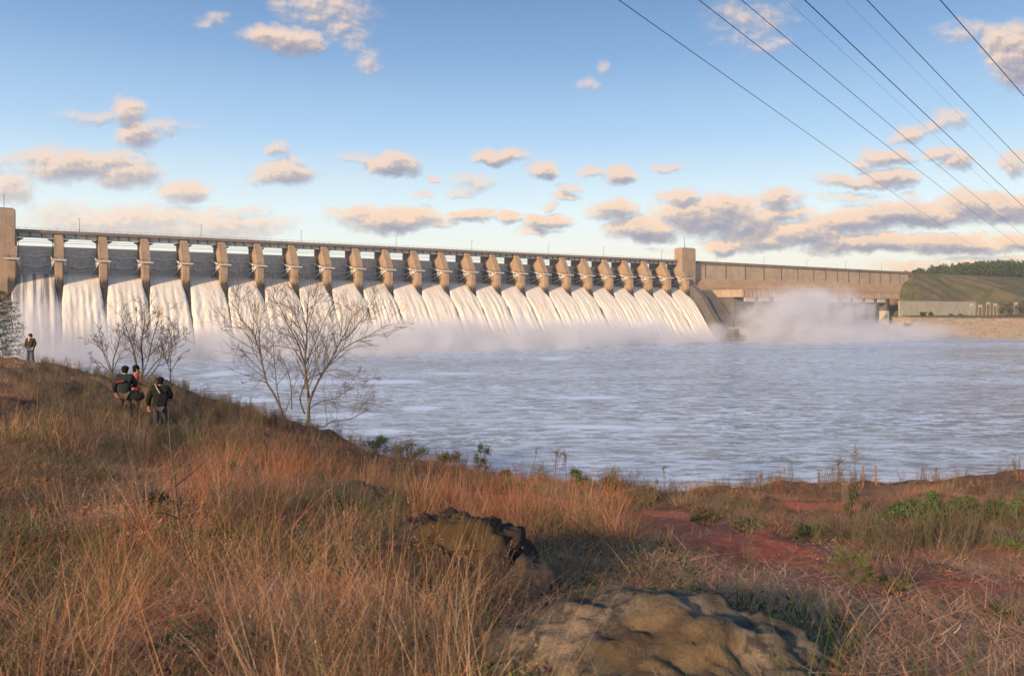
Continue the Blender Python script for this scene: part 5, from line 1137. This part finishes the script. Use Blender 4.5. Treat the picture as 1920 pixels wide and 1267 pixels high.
    nm = ['pel', 'hpl', 'knl', 'anl', 'hpr', 'knr', 'anr']; tr_ = dict(pel=.145, hpl=.11, hpr=.11, knl=.078, knr=.078, anl=.064, anr=.064); I = {n_: i for i, n_ in enumerate(nm)}
    skin_obj('trousers', [J[n_] for n_ in nm], [(I[a], I[b]) for a, b in [('pel', 'hpl'), ('hpl', 'knl'), ('knl', 'anl'), ('pel', 'hpr'), ('hpr', 'knr'), ('knr', 'anr')]], [tr_[n_] * k for n_ in nm], trousers, root)
    for n_ in 'lr':
        a = J['an' + n_]; t_ = J['to' + n_]; skin_obj('shoe', [a + Vector((0, -.05, -.045)) * k, a + Vector((0, .02, -.03)) * k, t_ + Vector((0, .02, .01)) * k, a + Vector((0, 0, .03)) * k], [(0, 1), (1, 2), (1, 3)], [.045 * k, .055 * k, .042 * k, .05 * k], shoes, root)
    c = J['hd'].lerp(J['tp'], .45); mb = MB(); 
    if hat: 
        mb.ball(c + Vector((0, -.004, .045)) * k, (.103 * k, .112 * k, .088 * k), 18, 12); mb.tube([c + Vector((0, -.005, .028)) * k, c + Vector((0, -.005, .06)) * k], [.112 * k, .110 * k], 18); mb.build('hat', hat, root, True)
        mb = MB(); mb.ball(c + Vector((0, -.03, -.03)) * k, (.092 * k, .085 * k, .07 * k), 16, 10); mb.build('hair', hair, root, True)
    else:
        mb.ball(c + Vector((0, -.022, .03)) * k, (.105 * k, .108 * k, .105 * k), 18, 12); mb.ball(c + Vector((0, -.05, -.04)) * k, (.09 * k, .07 * k, .09 * k), 14, 10); mb.build('hair', hair, root, True)
    mb = MB(); mb.ball(c + Vector((0, .092, -.015)) * k, (.012 * k, .018 * k, .022 * k), 8, 6); mb.build('nose', M_SKIN, root, True)
    for s_ in (-1, 1):
        mb = MB(); mb.ball(c + Vector((s_ * .032, .078, .012)) * k, .010 * k, 8, 6); mb.build('eye', M_DARK, root, True)
        mb = MB(); mb.ball(c + Vector((s_ * .086, .0, -.005)) * k, (.012 * k, .02 * k, .03 * k), 8, 6); mb.build('ear', M_SKIN, root, True)
    mb = MB(); mb.ball(c + Vector((0, .078, -.052)) * k, (.024 * k, .01 * k, .006 * k), 8, 6); mb.build('mouth', simple('lips', (.4, .14, .12)), root, True)
    return root, J, k
DENIM = cloth('blue_denim', (0.075, 0.11, 0.16)); OLIVE = cloth('olive_jacket', (0.055, 0.045, 0.025)); TEAL = cloth('dark_teal_jacket', (0.022, 0.032, 0.034)); REDP = cloth('coral_jacket', (0.55, 0.14, 0.09)); DGREEN = cloth('dark_green_coat', (0.016, 0.020, 0.014))
GREYT = cloth('grey_trousers', (0.07, 0.066, 0.07)); BLACK = cloth('black_cloth', (0.012, 0.012, 0.014)); HAIRB = cloth('brown_hair', (0.06, 0.03, 0.02)); HAIRD = cloth('dark_hair', (0.015, 0.011, 0.01)); SCARF = cloth('pale_scarf', (0.55, 0.42, 0.36)); KHAKI = cloth('khaki_trousers', (0.10, 0.075, 0.06)); STRAPM = cloth('grey_strap', (0.34, 0.34, 0.31))
pock = {'l': ((.27, -.03, 1.17), (.225, .13, .97)), 'r': ((.27, -.03, 1.17), (.225, .13, .97))}
x1p = (57 - CX) / F * 42.2
r1, J1, k1 = person(57, 684, 42.2, 1.70, math.pi, 'person alone on the brink by the evergreen, olive jacket, jeans, hands in pockets', OLIVE, DENIM, BLACK, HAIRB, pock, .05, None, .02, 0, None, 1.12)
mb = MB(); mb.ball(J1['nk'] + Vector((0, .05, .0)), (.085, .07, .05), 14, 8); mb.ball(J1['nk'] + Vector((0, .125, -.1)), (.045, .03, .09), 10, 8); mb.build('scarf', SCARF, r1, True)
r2_, J2, k2 = person(234, 797, 22.8, 1.74, R(8), 'person seen from behind in a dark teal jacket with a red stripe and black cap', TEAL, KHAKI, BLACK, HAIRD, {'l': ((.29, -.04, 1.16), (.28, .10, .95)), 'r': ((.27, .10, 1.19), (.14, .30, 1.13))}, .12, BLACK, .05, .02, None, 1.2)
mb = MB(); mb.prism([(-.06, 0), (.0, 0), (.0, .055), (-.06, .055)], -.15, .10); o = mb.build('red_stripe', cloth('red_stripe', (.20, .04, .03)), r2_); o.location = (-.05, -.165, 1.30); o.rotation_euler = (.1, -.12, 0)
r3_, J3, k3 = person(252, 789, 23.6, 1.70, R(-62), 'dark-haired person in a coral red jacket turned sideways beside the teal jacket', REDP, KHAKI, BLACK, HAIRD, {'l': ((.25, .06, 1.18), (.20, .26, 1.12)), 'r': ((.27, .0, 1.16), (.24, .17, .98))}, .1, None, .03, .05, None, 1.0)
mb = MB(); mb.ball((0, 0, 0), (.20, .10, .13), 16, 10); mb.tube([(-.15, 0, .08), (-.08, 0, .26), (.08, 0, .26), (.15, 0, .08)], .012, 6); o = mb.build('shoulder_bag', BLACK, None, True); dbg = 22.4; o.location = ((258 - CX) / F * dbg, dbg, ZC + (HZ - 743) / F * dbg); tag(o, 'black shoulder bag carried at hip height beside the teal jacket', 'bag')
r4_, J4, k4 = person(300, 822, 21.5, 1.70, R(12), 'person seen from behind in a long dark green coat, dark cap and grey trousers', DGREEN, GREYT, BLACK, HAIRD, {'l': ((.30, -.05, 1.15), (.31, .05, .92)), 'r': ((.29, .05, 1.18), (.16, .26, 1.18))}, .14, BLACK, .14, .02, None, 1.24)
mb = MB(); mb.box(-.13, .13, -.09, .09, -.17, .17); o = mb.build('camera_backpack', BLACK, None); bevel(o, .05, 3); o.parent = None; o.location = r4_.matrix_basis @ Vector((.13, -.30, 1.12)); o.rotation_euler = (0, .25, R(12)); tag(o, 'black camera bag slung on the back of the green-coated person', 'bag')
mb = MB(); pts = [Vector((-.12, .10, 1.46)), Vector((-.12, -.02, 1.535)), Vector((-.05, -.17, 1.44)), Vector((.04, -.215, 1.30)), Vector((.10, -.24, 1.20))]; mb.tube(pts, .017, 6); mb.build('strap', STRAPM, r4_, True)

# ------------------------------------------------------------------ air
def haze_mat(t, o):
    pv = t.add('ShaderNodeVolumePrincipled', {'Color': (0.90, 0.88, 0.86, 1), 'Density': 0.00016, 'Anisotropy': 0.2}); t.l.new(pv.outputs[0], o.inputs['Volume'])
mb = MB(); mb.box(-700, 1700, -200, 1420, -5, 112); tag(mb.build('haze', mat('haze_air', haze_mat)), None, None, None, 'stuff')
